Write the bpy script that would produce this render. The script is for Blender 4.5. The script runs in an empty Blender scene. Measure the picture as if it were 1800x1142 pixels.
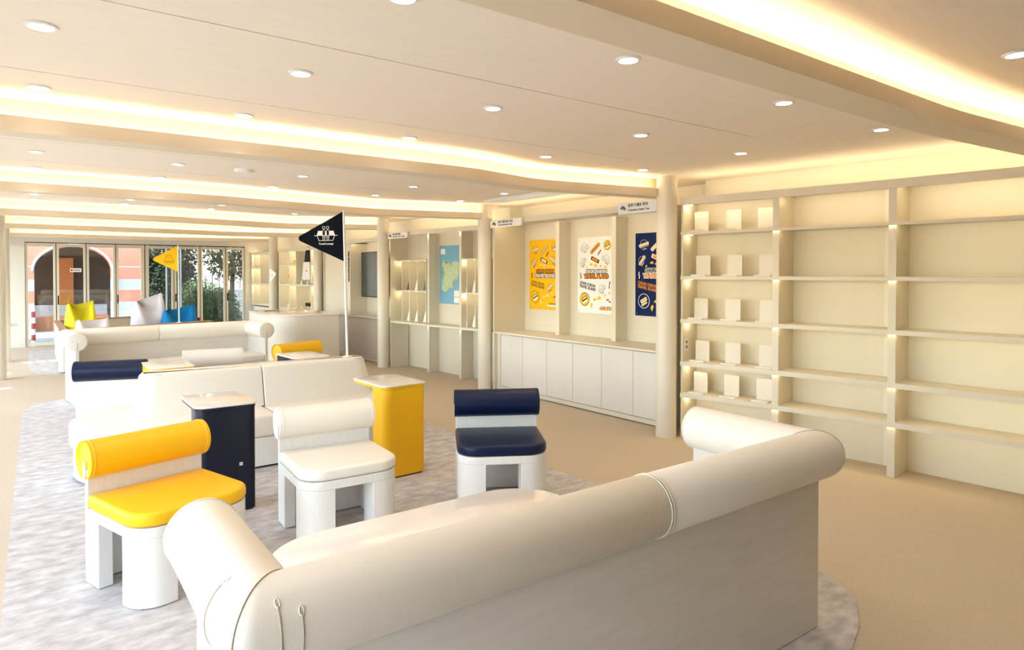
import bpy, bmesh, math, random
from mathutils import Vector, Matrix
R = math.radians
random.seed(4)
scene = bpy.context.scene
COL = scene.collection

# ---------------------------------------------------------------- camera
F_PX, CAM_H, PITCH, YH = 1150.0, 1.65, R(0.9), 480.0
YAW = math.atan((900 - 55) / F_PX)
cam_d = bpy.data.cameras.new('camera')
cam = bpy.data.objects.new('camera', cam_d); COL.objects.link(cam)
cam_d.sensor_fit = 'HORIZONTAL'; cam_d.sensor_width = 36.0
cam_d.lens = 36.0 * F_PX / 1800.0
cam_d.shift_y = -(571 - (YH + F_PX * math.tan(PITCH))) / 1800.0
cam_d.clip_start = 0.05
cam.location = (0, 0, CAM_H)
cam.rotation_euler = (math.pi / 2 - PITCH, 0, -YAW)
scene.camera = cam

# ---------------------------------------------------------------- exposure, world, sun
vs = scene.view_settings
vs.view_transform = 'Standard'; vs.look = 'None'; vs.gamma = 1.0
vs.use_curve_mapping = False; vs.exposure = 1.16

K_DOWN = 6.6      # each recessed downlight, W
K_COVE = 10.5      # cove LED strip emission
K_SHELF = 0.6    # little shelf lights, W
world = bpy.data.worlds.new('world'); scene.world = world; world.use_nodes = True
wn = world.node_tree; bg = wn.nodes['Background']
sky = wn.nodes.new('ShaderNodeTexSky'); sky.sky_type = 'NISHITA'
sky.sun_disc = False; sky.sun_elevation = R(52); sky.sun_rotation = R(250)
sky.air_density = 1.0; sky.dust_density = 1.2
wn.links.new(sky.outputs[0], bg.inputs[0]); bg.inputs[1].default_value = 0.62
sun_d = bpy.data.lights.new('sun', 'SUN'); sun_d.energy = 4.5; sun_d.angle = R(0.6); sun_d.color = (1, .95, .86)
sun = bpy.data.objects.new('sun', sun_d); COL.objects.link(sun)
sdir = Vector((0.62, 0.12, -1.05)).normalized()      # high sun, coming in from the glazed left side
sun.rotation_euler = sdir.to_track_quat('-Z', 'Y').to_euler()
sun.location = (-6, 5, 9)
for py in (3.25, 9.25, 15.25):                     # sky portals in the left glazing
    ld = bpy.data.lights.new('sky_portal', 'AREA'); ld.shape = 'RECTANGLE'; ld.size = 6.0; ld.size_y = 2.3
    ld.cycles.is_portal = True
    lo = bpy.data.objects.new('sky_portal', ld); COL.objects.link(lo)
    lo.location = (-0.86, py, 1.17)
    lo.rotation_euler = Matrix(((0, 0, -1), (1, 0, 0), (0, -1, 0))).to_euler()
    lo.rotation_euler = Vector((1, 0, 0)).to_track_quat('-Z', 'Y').to_euler()

# ---------------------------------------------------------------- materials
def s2l(c):
    return tuple((v / 255 / 12.92) if v / 255 <= .04045 else ((v / 255 + .055) / 1.055) ** 2.4 for v in c) + (1,)

def mat(name, rgb, rough=.5, spec=.5, var=None, scale=20, stretch=(1, 1, 1), bump=0, bscale=200, coat=0, metal=0, amt=1.0):
    m = bpy.data.materials.new(name); m.use_nodes = True
    nt = m.node_tree; b = nt.nodes['Principled BSDF']
    b.inputs['Base Color'].default_value = s2l(rgb)
    b.inputs['Roughness'].default_value = rough
    b.inputs['Specular IOR Level'].default_value = spec
    b.inputs['Metallic'].default_value = metal
    b.inputs['Coat Weight'].default_value = coat
    tc = nt.nodes.new('ShaderNodeTexCoord')
    if var:
        mp = nt.nodes.new('ShaderNodeMapping'); mp.inputs['Scale'].default_value = stretch
        n = nt.nodes.new('ShaderNodeTexNoise'); n.inputs['Scale'].default_value = scale; n.inputs['Detail'].default_value = 5
        r = nt.nodes.new('ShaderNodeValToRGB')
        r.color_ramp.elements[0].position = .5 - .2 / amt; r.color_ramp.elements[0].color = s2l(rgb)
        r.color_ramp.elements[1].position = .5 + .2 / amt; r.color_ramp.elements[1].color = s2l(var)
        nt.links.new(tc.outputs['Object'], mp.inputs[0]); nt.links.new(mp.outputs[0], n.inputs['Vector'])
        nt.links.new(n.outputs['Fac'], r.inputs[0]); nt.links.new(r.outputs[0], b.inputs['Base Color'])
    if bump:
        n2 = nt.nodes.new('ShaderNodeTexNoise'); n2.inputs['Scale'].default_value = bscale; n2.inputs['Detail'].default_value = 3
        bp = nt.nodes.new('ShaderNodeBump'); bp.inputs['Strength'].default_value = bump; bp.inputs['Distance'].default_value = .002
        nt.links.new(tc.outputs['Object'], n2.inputs['Vector']); nt.links.new(n2.outputs['Fac'], bp.inputs['Height'])
        nt.links.new(bp.outputs[0], b.inputs['Normal'])
    return m

def emis(name, rgb, strength):
    m = bpy.data.materials.new(name); m.use_nodes = True
    nt = m.node_tree; nt.nodes.clear()
    e = nt.nodes.new('ShaderNodeEmission'); o = nt.nodes.new('ShaderNodeOutputMaterial')
    e.inputs[0].default_value = tuple(rgb) + (1,); e.inputs[1].default_value = strength
    nt.links.new(e.outputs[0], o.inputs[0]); return m

def glass(name, tint=(.93, .95, .94), gloss=.0):
    m = bpy.data.materials.new(name); m.use_nodes = True
    nt = m.node_tree; nt.nodes.clear()
    t = nt.nodes.new('ShaderNodeBsdfTransparent'); t.inputs[0].default_value = tint + (1,)
    g = nt.nodes.new('ShaderNodeBsdfGlossy'); g.inputs['Roughness'].default_value = 0.02
    fr = nt.nodes.new('ShaderNodeFresnel')
    ge = nt.nodes.new('ShaderNodeNewGeometry'); io = nt.nodes.new('ShaderNodeMapRange')   # same index of refraction seen from both faces of the pane
    io.inputs['To Min'].default_value = 1.5; io.inputs['To Max'].default_value = 1 / 1.5
    nt.links.new(ge.outputs['Backfacing'], io.inputs['Value']); nt.links.new(io.outputs[0], fr.inputs[0])
    ad = nt.nodes.new('ShaderNodeMath'); ad.operation = 'ADD'; ad.inputs[1].default_value = gloss
    mx = nt.nodes.new('ShaderNodeMixShader'); o = nt.nodes.new('ShaderNodeOutputMaterial')
    nt.links.new(fr.outputs[0], ad.inputs[0]); nt.links.new(ad.outputs[0], mx.inputs[0])
    nt.links.new(t.outputs[0], mx.inputs[1]); nt.links.new(g.outputs[0], mx.inputs[2])
    nt.links.new(mx.outputs[0], o.inputs[0]); return m

M = {}
M['ceil'] = mat('ceiling_board', (249, 236, 221), .7, .3, (245, 232, 217), 3, (1, 14, 1))
M['gap'] = mat('joint_backing', (150, 128, 102), .9)  # darker backing slab showing in the ceiling board joints
M['beam'] = mat('beam_paint', (230, 214, 188), .55, .4)
M['wall'] = mat('wall_paint', (236, 228, 208), .6, .3)
M['unit'] = mat('cream_laminate', (229, 219, 199), .5, .4, (225, 215, 194), 5, (1, 1, .1))
M['door'] = mat('door_laminate', (230, 223, 211), .45, .4, (226, 219, 206), 6, (1, 1, .1))
M['pillar'] = mat('pillar_paint', (230, 220, 203), .45, .5)
M['floor'] = mat('floor_carpet', (200, 185, 163), .95, .1, (192, 177, 155), 60, bump=.4, bscale=500)
M['rug'] = mat('mottled_rug', (176, 170, 167), .95, .1, (208, 203, 200), 9, (1, 1.7, 1), bump=.4, bscale=400, amt=1.3)
M['white_wood'] = mat('whitewashed_wood', (233, 229, 224), .5, .4, (227, 222, 216), 12, (9, 9, .7))
M['back_wood'] = mat('whitewashed_panel', (224, 217, 209), .5, .4, (216, 208, 199), 7, (.6, .6, 5))
M['leather'] = mat('cream_leather', (236, 229, 217), .42, .45, bump=.25, bscale=260)
M['yellow'] = mat('yellow_leather', (248, 190, 18), .42, .4, bump=.25, bscale=260)
M['navy'] = mat('navy_leather', (5, 22, 56), .38, .3, bump=.25, bscale=260)
M['seam'] = mat('seam_thread', (186, 170, 148), .7)
M['yellow_paint'] = mat('yellow_lacquer', (242, 184, 14), .4, .4)
M['navy_paint'] = mat('navy_lacquer', (3, 12, 36), .3, .4)
M['gloss'] = mat('white_gloss_top', (234, 225, 219), .12, .5, coat=.2)
M['white'] = mat('white_paint', (242, 240, 236), .4)
M['stand'] = mat('ivory_powder_coat', (231, 223, 211), .5, .3)
M['steel'] = mat('beige_aluminium', (226, 214, 192), .45, .4)
M['dark'] = mat('dark_gasket', (38, 36, 30), .6)
M['black'] = mat('black_print', (10, 11, 16), .6, .2)
M['bflag'] = mat('black_flag_cloth', (8, 14, 26), .85, .15)
M['yflag'] = mat('yellow_flag_cloth', (250, 190, 14), .75, .2)
M['tv'] = mat('dark_screen', (62, 66, 68), .25, .5)
M['ylw'] = mat('yellow_print', (250, 194, 24), .6, .2)
M['org'] = mat('orange_print', (238, 148, 24), .6, .2)
M['brn'] = mat('brown_print', (120, 78, 34), .6, .2)
M['gry'] = mat('grey_print', (120, 118, 122), .6, .2)
M['nvy'] = mat('navy_print', (6, 28, 84), .6, .2)
M['wht'] = mat('white_print', (246, 242, 238), .6, .2)
M['crm'] = mat('cream_print', (250, 214, 150), .6, .2)
M['blu'] = mat('map_blue', (128, 180, 206), .6, .2)
M['grn'] = mat('map_green', (182, 206, 170), .6, .2, (206, 214, 176), 18)
M['red'] = mat('red_cloth', (170, 36, 28), .7)
M['oak'] = mat('oak_rail', (190, 150, 108), .5, .4, (170, 128, 88), 12, (1, 6, 1))
M['bag_y'] = mat('bean_bag_yellow', (240, 224, 40), .7, .3, bump=.3, bscale=60)
M['bag_w'] = mat('bean_bag_white', (240, 234, 238), .7, .3, bump=.3, bscale=60)
M['bag_b'] = mat('bean_bag_blue', (10, 132, 200), .6, .3, bump=.3, bscale=60)
M['pink'] = mat('salmon_brick', (232, 150, 124), .85, .2, (222, 138, 112), 30)
M['pale'] = mat('pale_stucco', (194, 200, 199), .85, .2)
M['stone'] = mat('outside_paving', (176, 172, 164), .9, .2, (160, 156, 148), 4)
M['soil'] = mat('soil_bed', (96, 92, 84), .95, .1, (70, 68, 60), 7)
M['inner'] = mat('dark_interior', (72, 62, 54), .8, .2, (92, 74, 58), 3, (.4, 1, 9))
M['obrick'] = mat('orange_tile', (196, 118, 62), .8)
M['leaf'] = mat('leaf_green', (62, 92, 38), .6, .3, (44, 70, 30), 3)
M['leaf2'] = mat('leaf_dark', (40, 60, 32), .6, .3, (26, 42, 22), 3)
M['bark'] = mat('bark', (70, 60, 52), .9)
M['rwht'] = mat('rubble_white', (226, 226, 220), .8, .2, (150, 150, 140), 12)
M['cove'] = emis('cove_led', (1.0, .84, .56), K_COVE)
M['cove_wall'] = emis('wall_cove_led', (1.0, .82, .52), K_COVE * .8)
M['lamp'] = emis('downlight_lens', (1.0, .95, .88), 9.0)
M['pin'] = emis('shelf_pin_light', (1.0, .86, .5), 3.0)
M['strip'] = emis('shelf_led', (1.0, .84, .55), 9.0)
M['shelf_led'] = emis('under_shelf_led', (1.0, .80, .42), 7.0)
M['glass'] = glass('clear_glass', (.94, .96, .95), gloss=.05)
M['lglass'] = glass('clear_glass_side')

# ---------------------------------------------------------------- geometry helpers
def B(): return bmesh.new()

def prism(bm, pts, z0, z1, X=None):
    lo = [Vector((p[0], p[1], z0)) for p in pts]; hi = [Vector((p[0], p[1], z1)) for p in pts]
    if X is not None:
        lo = [X @ v for v in lo]; hi = [X @ v for v in hi]
    a = [bm.verts.new(v) for v in lo]; b = [bm.verts.new(v) for v in hi]
    n = len(pts)
    fs = [bm.faces.new(a[::-1]), bm.faces.new(b)]
    for i in range(n): fs.append(bm.faces.new((a[i], a[(i + 1) % n], b[(i + 1) % n], b[i])))
    return fs

def box(bm, x0, x1, y0, y1, z0, z1, X=None):
    return prism(bm, [(x0, y0), (x1, y0), (x1, y1), (x0, y1)], z0, z1, X)

def arc(cx, cy, r, a0, a1, n=8):
    return [(cx + r * math.cos(R(a0 + (a1 - a0) * i / n)), cy + r * math.sin(R(a0 + (a1 - a0) * i / n))) for i in range(n + 1)]

def rrect(x0, x1, y0, y1, r, n=8):
    """rounded rectangle; r = radius or (sw, se, ne, nw)"""
    if not isinstance(r, (tuple, list)): r = (r,) * 4
    P = []
    for (cx, cy, rr, a) in ((x0, y0, r[0], 180), (x1, y0, r[1], 270), (x1, y1, r[2], 0), (x0, y1, r[3], 90)):
        sx = 1 if cx == x0 else -1; sy = 1 if cy == y0 else -1
        if rr < 1e-4: P.append((cx, cy))
        else: P += arc(cx + sx * rr, cy + sy * rr, rr, a, a + 90, n)
    return P

def loft(bm, rings, cap=True):
    vs_ = [[bm.verts.new(v) for v in r] for r in rings]
    n = len(rings[0])
    for a, b in zip(vs_, vs_[1:]):
        for i in range(n): bm.faces.new((a[i], a[(i + 1) % n], b[(i + 1) % n], b[i]))
    if cap:
        bm.faces.new(vs_[0][::-1]); bm.faces.new(vs_[-1])

def pillow(bm, pts, z0, z1, e=.02, n=4, X=None):
    """prism with softly rounded top and bottom edges; pts a convex-ish outline"""
    cx = sum(p[0] for p in pts) / len(pts); cy = sum(p[1] for p in pts) / len(pts)
    w = max(abs(p[0] - cx) for p in pts); d = max(abs(p[1] - cy) for p in pts)
    rings = []
    def ring(ins, z):
        r = []
        for p in pts:
            v = Vector((cx + (p[0] - cx) * (1 - ins / w), cy + (p[1] - cy) * (1 - ins / d), z))
            r.append(X @ v if X is not None else v)
        return r
    for i in range(n + 1):
        a = R(90 * i / n); rings.append(ring(e * (1 - math.sin(a)), z0 + e * (1 - math.cos(a))))
    for i in range(n + 1):
        a = R(90 * i / n); rings.append(ring(e * (1 - math.cos(a)), z1 - e * (1 - math.sin(a))))
    loft(bm, rings)

def cyl(bm, p0, p1, r, seg=24, r1=None):
    p0 = Vector(p0); p1 = Vector(p1); d = (p1 - p0).normalized()
    u = d.orthogonal().normalized(); v = d.cross(u)
    r1 = r if r1 is None else r1
    loft(bm, [[p + (u * math.cos(2 * math.pi * i / seg) + v * math.sin(2 * math.pi * i / seg)) * rr for i in range(seg)] for p, rr in ((p0, r), (p1, r1))])

def disc_lathe(bm, c, prof, seg=32):
    """prof = [(r, z)...] around vertical axis at c"""
    loft(bm, [[Vector((c[0] + r * math.cos(2 * math.pi * i / seg), c[1] + r * math.sin(2 * math.pi * i / seg), c[2] + z)) for i in range(seg)] for r, z in prof])

def sweep(bm, path, r, seg=28, e=0.0, flat=True):
    """horizontal tube along a list of (x, y, z); radius r; slightly rounded ends of size e"""
    P = [Vector(p) for p in path]; rings = []
    def ring(p, t, rr):
        s = t.cross(Vector((0, 0, 1))).normalized(); u = Vector((0, 0, 1))
        return [p + (s * math.cos(2 * math.pi * i / seg) + u * math.sin(2 * math.pi * i / seg)) * rr for i in range(seg)]
    n = len(P)
    for i in range(n):
        if i == 0: t = (P[1] - P[0]).normalized()
        elif i == n - 1: t = (P[-1] - P[-2]).normalized()
        else:
            a = (P[i] - P[i - 1]).normalized(); b = (P[i + 1] - P[i]).normalized(); t = (a + b).normalized()
        if i == 0 and e:
            for k in range(5):
                a = R(90 * k / 4); rings.append(ring(P[0] + t * e * (1 - math.sin(a)), t, r - e * (1 - math.cos(R(90 - 90 * k / 4)))))
        elif i == n - 1 and e:
            for k in range(5):
                a = R(90 * k / 4); rings.append(ring(P[-1] - t * e * (1 - math.sin(R(90 - 90 * k / 4))), t, r - e * (1 - math.cos(a))))
        else: rings.append(ring(P[i], t, r))
    loft(bm, rings)

def root_loc(o):
    v = Vector((0, 0, 0))
    while o is not None:
        v = v + o.location; o = o.parent
    return v

def obj(name, bm, m, parent=None, label=None, world_co=False, bevel=0, seg=2, angle=35, smooth=True):
    if world_co and parent is not None:
        bmesh.ops.translate(bm, verts=bm.verts, vec=-root_loc(parent))
    bmesh.ops.recalc_face_normals(bm, faces=bm.faces)
    me = bpy.data.meshes.new(name); bm.to_mesh(me); bm.free()
    if smooth:
        me.polygons.foreach_set('use_smooth', [True] * len(me.polygons))
        me.set_sharp_from_angle(angle=R(angle))
    me.materials.append(M[m] if isinstance(m, str) else m)
    o = bpy.data.objects.new(name, me); COL.objects.link(o)
    if parent is not None: o.parent = parent
    if label: o['label'] = label
    if bevel:
        bv = o.modifiers.new('bevel', 'BEVEL'); bv.width = bevel; bv.segments = seg; bv.limit_method = 'ANGLE'; bv.angle_limit = R(50); bv.harden_normals = True
    return o

def tag(o, label, cat, group=None, kind=None):
    o['label'] = label; o['category'] = cat
    if group: o['group'] = group
    if kind: o['kind'] = kind
    return o

def struct(o): o['kind'] = 'structure'; return o

def thing(name, label, cat, loc=(0, 0, 0), rz=0, group=None):
    o = bpy.data.objects.new(name, None); COL.objects.link(o)
    o.empty_display_size = .1
    o.location = loc; o.rotation_euler = (0, 0, rz)
    return tag(o, label, cat, group)

def dup(root, loc, rz, label, group=None, mats=None):
    mats = mats or {}
    r = root.copy(); COL.objects.link(r); r.location = loc; r.rotation_euler = (0, 0, rz)
    r['label'] = label
    if group: r['group'] = group
    def cp(o, par):
        c = o.copy(); COL.objects.link(c); c.parent = par
        if c.type == 'MESH' and c.data.materials and c.data.materials[0].name in mats:
            c.data = c.data.copy(); c.data.materials[0] = mats[o.data.materials[0].name]
        for g in [q for q in o.children]: cp(g, c)
    for ch in [q for q in root.children]: cp(ch, r)
    return r

def plane(origin, right, up):
    r = Vector(right).normalized(); u = Vector(up).normalized(); n = r.cross(u)
    m = Matrix((r, u, n)).transposed().to_4x4(); m.translation = Vector(origin); return m

def text_bm(body, size, X, at=(0, 0), rot=0, layer=.002, offset=0, wide=1.0, align='CENTER', bold=0.0, thick=.0008):
    cu = bpy.data.curves.new('t', 'FONT'); cu.body = body; cu.size = size; cu.align_x = align; cu.align_y = 'CENTER'
    cu.offset = offset + bold; cu.extrude = thick / 2; cu.resolution_u = 3
    to = bpy.data.objects.new('t', cu); COL.objects.link(to)
    dg = bpy.context.evaluated_depsgraph_get()
    me = bpy.data.meshes.new_from_object(to.evaluated_get(dg))
    COL.objects.unlink(to); bpy.data.objects.remove(to); bpy.data.curves.remove(cu)
    bm = B(); bm.from_mesh(me); bpy.data.meshes.remove(me)
    bm.transform(X @ Matrix.Translation((at[0], at[1], layer)) @ Matrix.Rotation(R(rot), 4, 'Z') @ Matrix.Diagonal((wide, 1, 1, 1)))
    return bm

def add_bm(dst, src):
    me = bpy.data.meshes.new('x'); src.to_mesh(me); src.free(); dst.from_mesh(me); bpy.data.meshes.remove(me)

def poly(bm, X, pts, layer=.001, at=(0, 0), rot=0, t=.0008):
    c, s = math.cos(R(rot)), math.sin(R(rot))
    P = [(at[0] + p[0] * c - p[1] * s, at[1] + p[0] * s + p[1] * c) for p in pts]
    prism(bm, P, layer, layer + t, X)

def outline(bm, X, pts, w, layer=.001, at=(0, 0), rot=0, closed=True):
    c, s = math.cos(R(rot)), math.sin(R(rot))
    P = [Vector((at[0] + p[0] * c - p[1] * s, at[1] + p[0] * s + p[1] * c)) for p in pts]
    n = len(P)
    for i in range(n if closed else n - 1):
        a, b = P[i], P[(i + 1) % n]; d = (b - a)
        if d.length < 1e-6: continue
        d.normalize(); nn = Vector((-d.y, d.x)) * w / 2; e = d * w / 2
        prism(bm, [tuple(a - e - nn), tuple(b + e - nn), tuple(b + e + nn), tuple(a - e + nn)], layer, layer + .0008, X)

def circ(r, n=28, sx=1, sy=1): return [(r * sx * math.cos(2 * math.pi * i / n), r * sy * math.sin(2 * math.pi * i / n)) for i in range(n)]
def rr2(w, h, r=.0): return rrect(-w / 2, w / 2, -h / 2, h / 2, r, 4) if r else [(-w / 2, -h / 2), (w / 2, -h / 2), (w / 2, h / 2), (-w / 2, h / 2)]

class Frame:
    """plan frame along a wall: s runs towards the viewer, t runs into the wall"""
    def __init__(f, P0, P1):
        f.o = Vector(P0); d = Vector(P1) - f.o; f.L = d.length; f.u = d.normalized(); f.n = Vector((-f.u.y, f.u.x))
    def p(f, s, t): v = f.o + f.u * s + f.n * t; return (v.x, v.y)
    def box(f, bm, s0, s1, t0, t1, z0, z1): prism(bm, [f.p(s0, t0), f.p(s1, t0), f.p(s1, t1), f.p(s0, t1)], z0, z1)
    def plane(f, s, t, z): # facing the room; x runs with s
        p = f.p(s, t); return plane((p[0], p[1], z), (f.u.x, f.u.y, 0), (0, 0, 1))
    def at(f, s, t, z=0): p = f.p(s, t); return (p[0], p[1], z)

HC = 2.62
def point_light(name, loc, energy, color=(1, .86, .55), r=.012, parent=None, spot=None):
    ld = bpy.data.lights.new(name, 'SPOT' if spot else 'POINT'); ld.energy = energy; ld.color = color; ld.shadow_soft_size = r
    if spot: ld.spot_size = R(spot); ld.spot_blend = .9
    lo = bpy.data.objects.new(name, ld); COL.objects.link(lo)
    if parent is not None: lo.parent = parent; lo.location = Vector(loc) - root_loc(parent)
    else: lo.location = loc
    return lo

# ---------------------------------------------------------------- setting: floor, ceiling, walls
bm = B(); box(bm, -.9, 7, -8, 18.25, -.12, 0); struct(obj('floor', bm, 'floor'))
bm = B()
BEAMS = [  # front edge polylines of the light troughs, left to right
    [(-.85, 1.39), (3.9, 1.39), (5.9, 1.22)],
    [(-.85, 4.45), (2.9, 4.46), (3.7, 4.66), (5.22, 4.40)],
    [(-.85, 7.66), (1.6, 7.68), (3.6, 8.05), (5.24, 7.66)],
    [(-.85, 10.85), (1.7, 10.9), (3.5, 11.3), (5.05, 10.6)],
    [(-.45, 14.0), (2.0, 14.0), (3.4, 14.25), (4.97, 13.75)],
    [(-.40, 17.2), (2.6, 17.2), (4.83, 16.55)],
]
# ceiling boards with real joints
ys = [-8, -3, -.3, .55, 2.75, 3.9, 5.95, 7.0, 9.2, 10.1, 12.4, 13.3, 15.4, 16.3, 18.25]
for a, b in zip(ys, ys[1:]):
    box(bm, -.9, 4.155, a + .004, b - .004, HC, HC + .05)
box(bm, 4.161, 7, -8, 18.25, HC, HC + .05)
struct(obj('ceiling', bm, 'ceil'))
bm = B(); box(bm, -.9, 7, -8, 18.25, HC + .052, HC + .09); struct(obj('ceiling', bm, 'gap'))

def offs(poly_, d):
    P = [Vector(p) for p in poly_]; out = []
    for i, p in enumerate(P):
        if i == 0: t = (P[1] - P[0]).normalized()
        elif i == len(P) - 1: t = (P[-1] - P[-2]).normalized()
        else: t = ((P[i] - P[i - 1]).normalized() + (P[i + 1] - P[i]).normalized()).normalized()
        out.append(p + Vector((-t.y, t.x)) * d)
    return out
def smooth_poly(pts):
    P = [Vector(p) for p in pts]; out = [P[0]]
    for i in range(1, len(P) - 1):
        a = P[i] + (P[i - 1] - P[i]).normalized() * .25; c = P[i] + (P[i + 1] - P[i]).normalized() * .25
        for k in range(7):
            t = k / 6; out.append(a * (1 - t) ** 2 + P[i] * 2 * t * (1 - t) + c * t * t)
    out.append(P[-1]); return out
def ribbon(bm, pl, d0, d1, z0, z1):
    a = offs(pl, d0); b = offs(pl, d1)
    for i in range(len(a) - 1):
        prism(bm, [tuple(a[i]), tuple(a[i + 1]), tuple(b[i + 1]), tuple(b[i])], z0, z1)
for k, pl in enumerate(BEAMS):
    sp = smooth_poly(pl); bm = B()
    a0, a1, b0, b1 = offs(sp, 0), offs(sp, .014), offs(sp, .145), offs(sp, .2)
    # L-shaped trough section swept as one body
    sec = [(0, 2.42), (.2, 2.42), (.2, HC), (.145, HC), (.145, 2.436), (.014, 2.436), (.014, 2.502), (0, 2.502)]
    rings = []
    cols = {d: offs(sp, d) for d in (0, .2, .145, .014)}
    for i in range(len(sp)):
        rings.append([Vector((cols[d][i].x, cols[d][i].y, z)) for d, z in sec])
    loft(bm, rings)
    t = struct(obj('trim_%d' % (k + 1), bm, 'beam', angle=25))
    bm = B(); e0 = offs(sp, .075); e1 = offs(sp, .1)
    n = len(sp)
    for i in range(n - 1):
        p, q, r_, s_ = e0[i], e0[i + 1], e1[i + 1], e1[i]
        if i == 0:
            d = (e0[1] - e0[0]).normalized() * .1; p = p + d; s_ = s_ + d
        if i == n - 2:
            d = (e0[-1] - e0[-2]).normalized() * .16; q = q - d; r_ = r_ - d
        prism(bm, [tuple(p), tuple(q), tuple(r_), tuple(s_)], 2.44, 2.452)
    obj('light_strip', bm, 'cove', t)

# right-hand outer wall, following the bays
WR = [(5.92, -8), (5.98, 1.3), (5.90, 2.45), (5.84, 3.4), (5.72, 4.35), (5.93, 4.4), (5.83, 7.72), (5.68, 7.78), (5.56, 10.6), (5.50, 13.8), (5.32, 16.5), (5.2, 18.25)]
bm = B()
for a, b in zip(WR, WR[1:]):
    prism(bm, [a, b, (b[0] + .1, b[1]), (a[0] + .1, a[1])], 0, HC)
struct(obj('wall_right', bm, 'wall', smooth=False))
bm = B(); box(bm, -.9, 7, -8.1, -8, 0, HC); struct(obj('wall_front', bm, 'wall'))
bm = B()
box(bm, -.9, -.115, 18.16, 18.3, 0, HC); box(bm, 4.57, 7, 18.16, 18.3, 0, HC); box(bm, -.115, 4.57, 18.16, 18.3, 2.35, HC)
struct(obj('wall_back', bm, 'door'))

# glazed left side: posts and rails, then panes
for k in range(6):
    y0, y1 = .25 + 3.0 * k, .25 + 3.0 * (k + 1)
    bm = B()
    for yy in (y0, (y0 + y1) / 2, y1 - .05): box(bm, -.86, -.80, yy, yy + .05, 0, 2.34)
    box(bm, -.86, -.80, y0, y1, 0, .07); box(bm, -.87, -.79, y0, y1, 2.30, 2.40)
    w = struct(obj('window_%d' % (k + 1), bm, 'steel'))
    bm = B(); box(bm, -.835, -.829, y0 + .05, y1 - .05, .07, 2.3); obj('pane', bm, 'lglass', w)
bm = B(); box(bm, -.9, -.78, .25, 18.25, 2.40, HC); box(bm, -.9, -.78, -8, .25, 0, HC); struct(obj('wall_left', bm, 'wall'))

# folding glass doors at the far end
ED = [-.115, .459, 1.037, 1.631, 2.24, 2.878, 3.48, 4.095, 4.57]
for k in range(8):
    x0, x1 = ED[k] + .008, ED[k + 1] - .008
    if k == 4: x0 += .03
    if k == 3: x1 -= .03
    bm = B(); s = .048
    box(bm, x0, x0 + s, 18.19, 18.245, .012, 2.325); box(bm, x1 - s, x1, 18.19, 18.245, .012, 2.325)
    box(bm, x0 + s, x1 - s, 18.19, 18.245, .012, .085); box(bm, x0 + s, x1 - s, 18.19, 18.245, 2.255, 2.325)
    d = struct(obj('door_%d' % (k + 1), bm, 'steel', bevel=.003))
    bm = B(); box(bm, x0 + s, x1 - s, 18.215, 18.221, .085, 2.255); obj('pane', bm, 'glass', d)
    if k in (1, 3, 5, 7):
        bm = B(); box(bm, x0 + .012, x0 + .036, 18.14, 18.188, .98, 1.0); box(bm, x0 + .012, x0 + .036, 18.14, 18.155, .93, 1.14); box(bm, x0 + .012, x0 + .036, 18.14, 18.188, 1.08, 1.1)
        obj('handle', bm, 'black', d, 'black lever handle')
bm = B()
for x in ED: box(bm, x - .007, x + .007, 18.2, 18.24, 0, 2.345)
box(bm, -.115, 4.57, 18.2, 18.24, 2.33, 2.35)
struct(obj('trim_20', bm, 'dark'))
X = plane((.83, 18.205, 1.72), (1, 0, 0), (0, 0, 1))
n = thing('notice_sticker', 'small white notice with red lettering stuck on the second glass door', 'notice', (.83, 18.2, 1.72))
X0 = plane((.83, 18.208, 1.72), (1, 0, 0), (0, 0, 1))
bm = B(); poly(bm, X0, rr2(.22, .085), 0); obj('sheet', bm, 'wht', n, world_co=True)
bm = B(); poly(bm, X0, circ(.022), .002, at=(-.075, 0))
for i in range(4): poly(bm, X0, rr2(.022, .03), .002, at=(-.03 + i * .034, 0))
obj('red_print', bm, 'red', n, world_co=True)

bm = B(); box(bm, ED[4] - .04, ED[4] - .011, 18.185, 18.25, 0, 2.33); box(bm, ED[4] + .011, ED[4] + .04, 18.185, 18.25, 0, 2.33)
struct(obj('trim_21', bm, 'steel'))
# rug
RUG = [(-.13, .3), (-.13, 4.2), (-.1, 9.5)] + [(-.07, 9.8), (.02, 10.1), (.22, 10.3), (.5, 10.42)] + [(3.0, 11.0), (3.5, 10.3), (3.5, 6.2), (3.53, 4.0), (3.53, 2.2), (3.49, 1.85), (3.35, 1.62), (3.1, 1.48), (2.8, 1.38), (.2, .3)]
bm = B(); prism(bm, RUG, .001, .006); tag(obj('rug', bm, 'rug', smooth=False), 'large mottled grey rug under the seating group', 'rug')
bm = B(); prism(bm, [(-.05, 17.2), (-.07, 14.5), (-.03, 13.6), (.1, 13.15), (.45, 12.9), (3.2, 14.0), (3.2, 17.5)], .001, .006)
tag(obj('rug', bm, 'rug', smooth=False), 'grey rug under the bean bag pen near the glass doors', 'rug')

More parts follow.
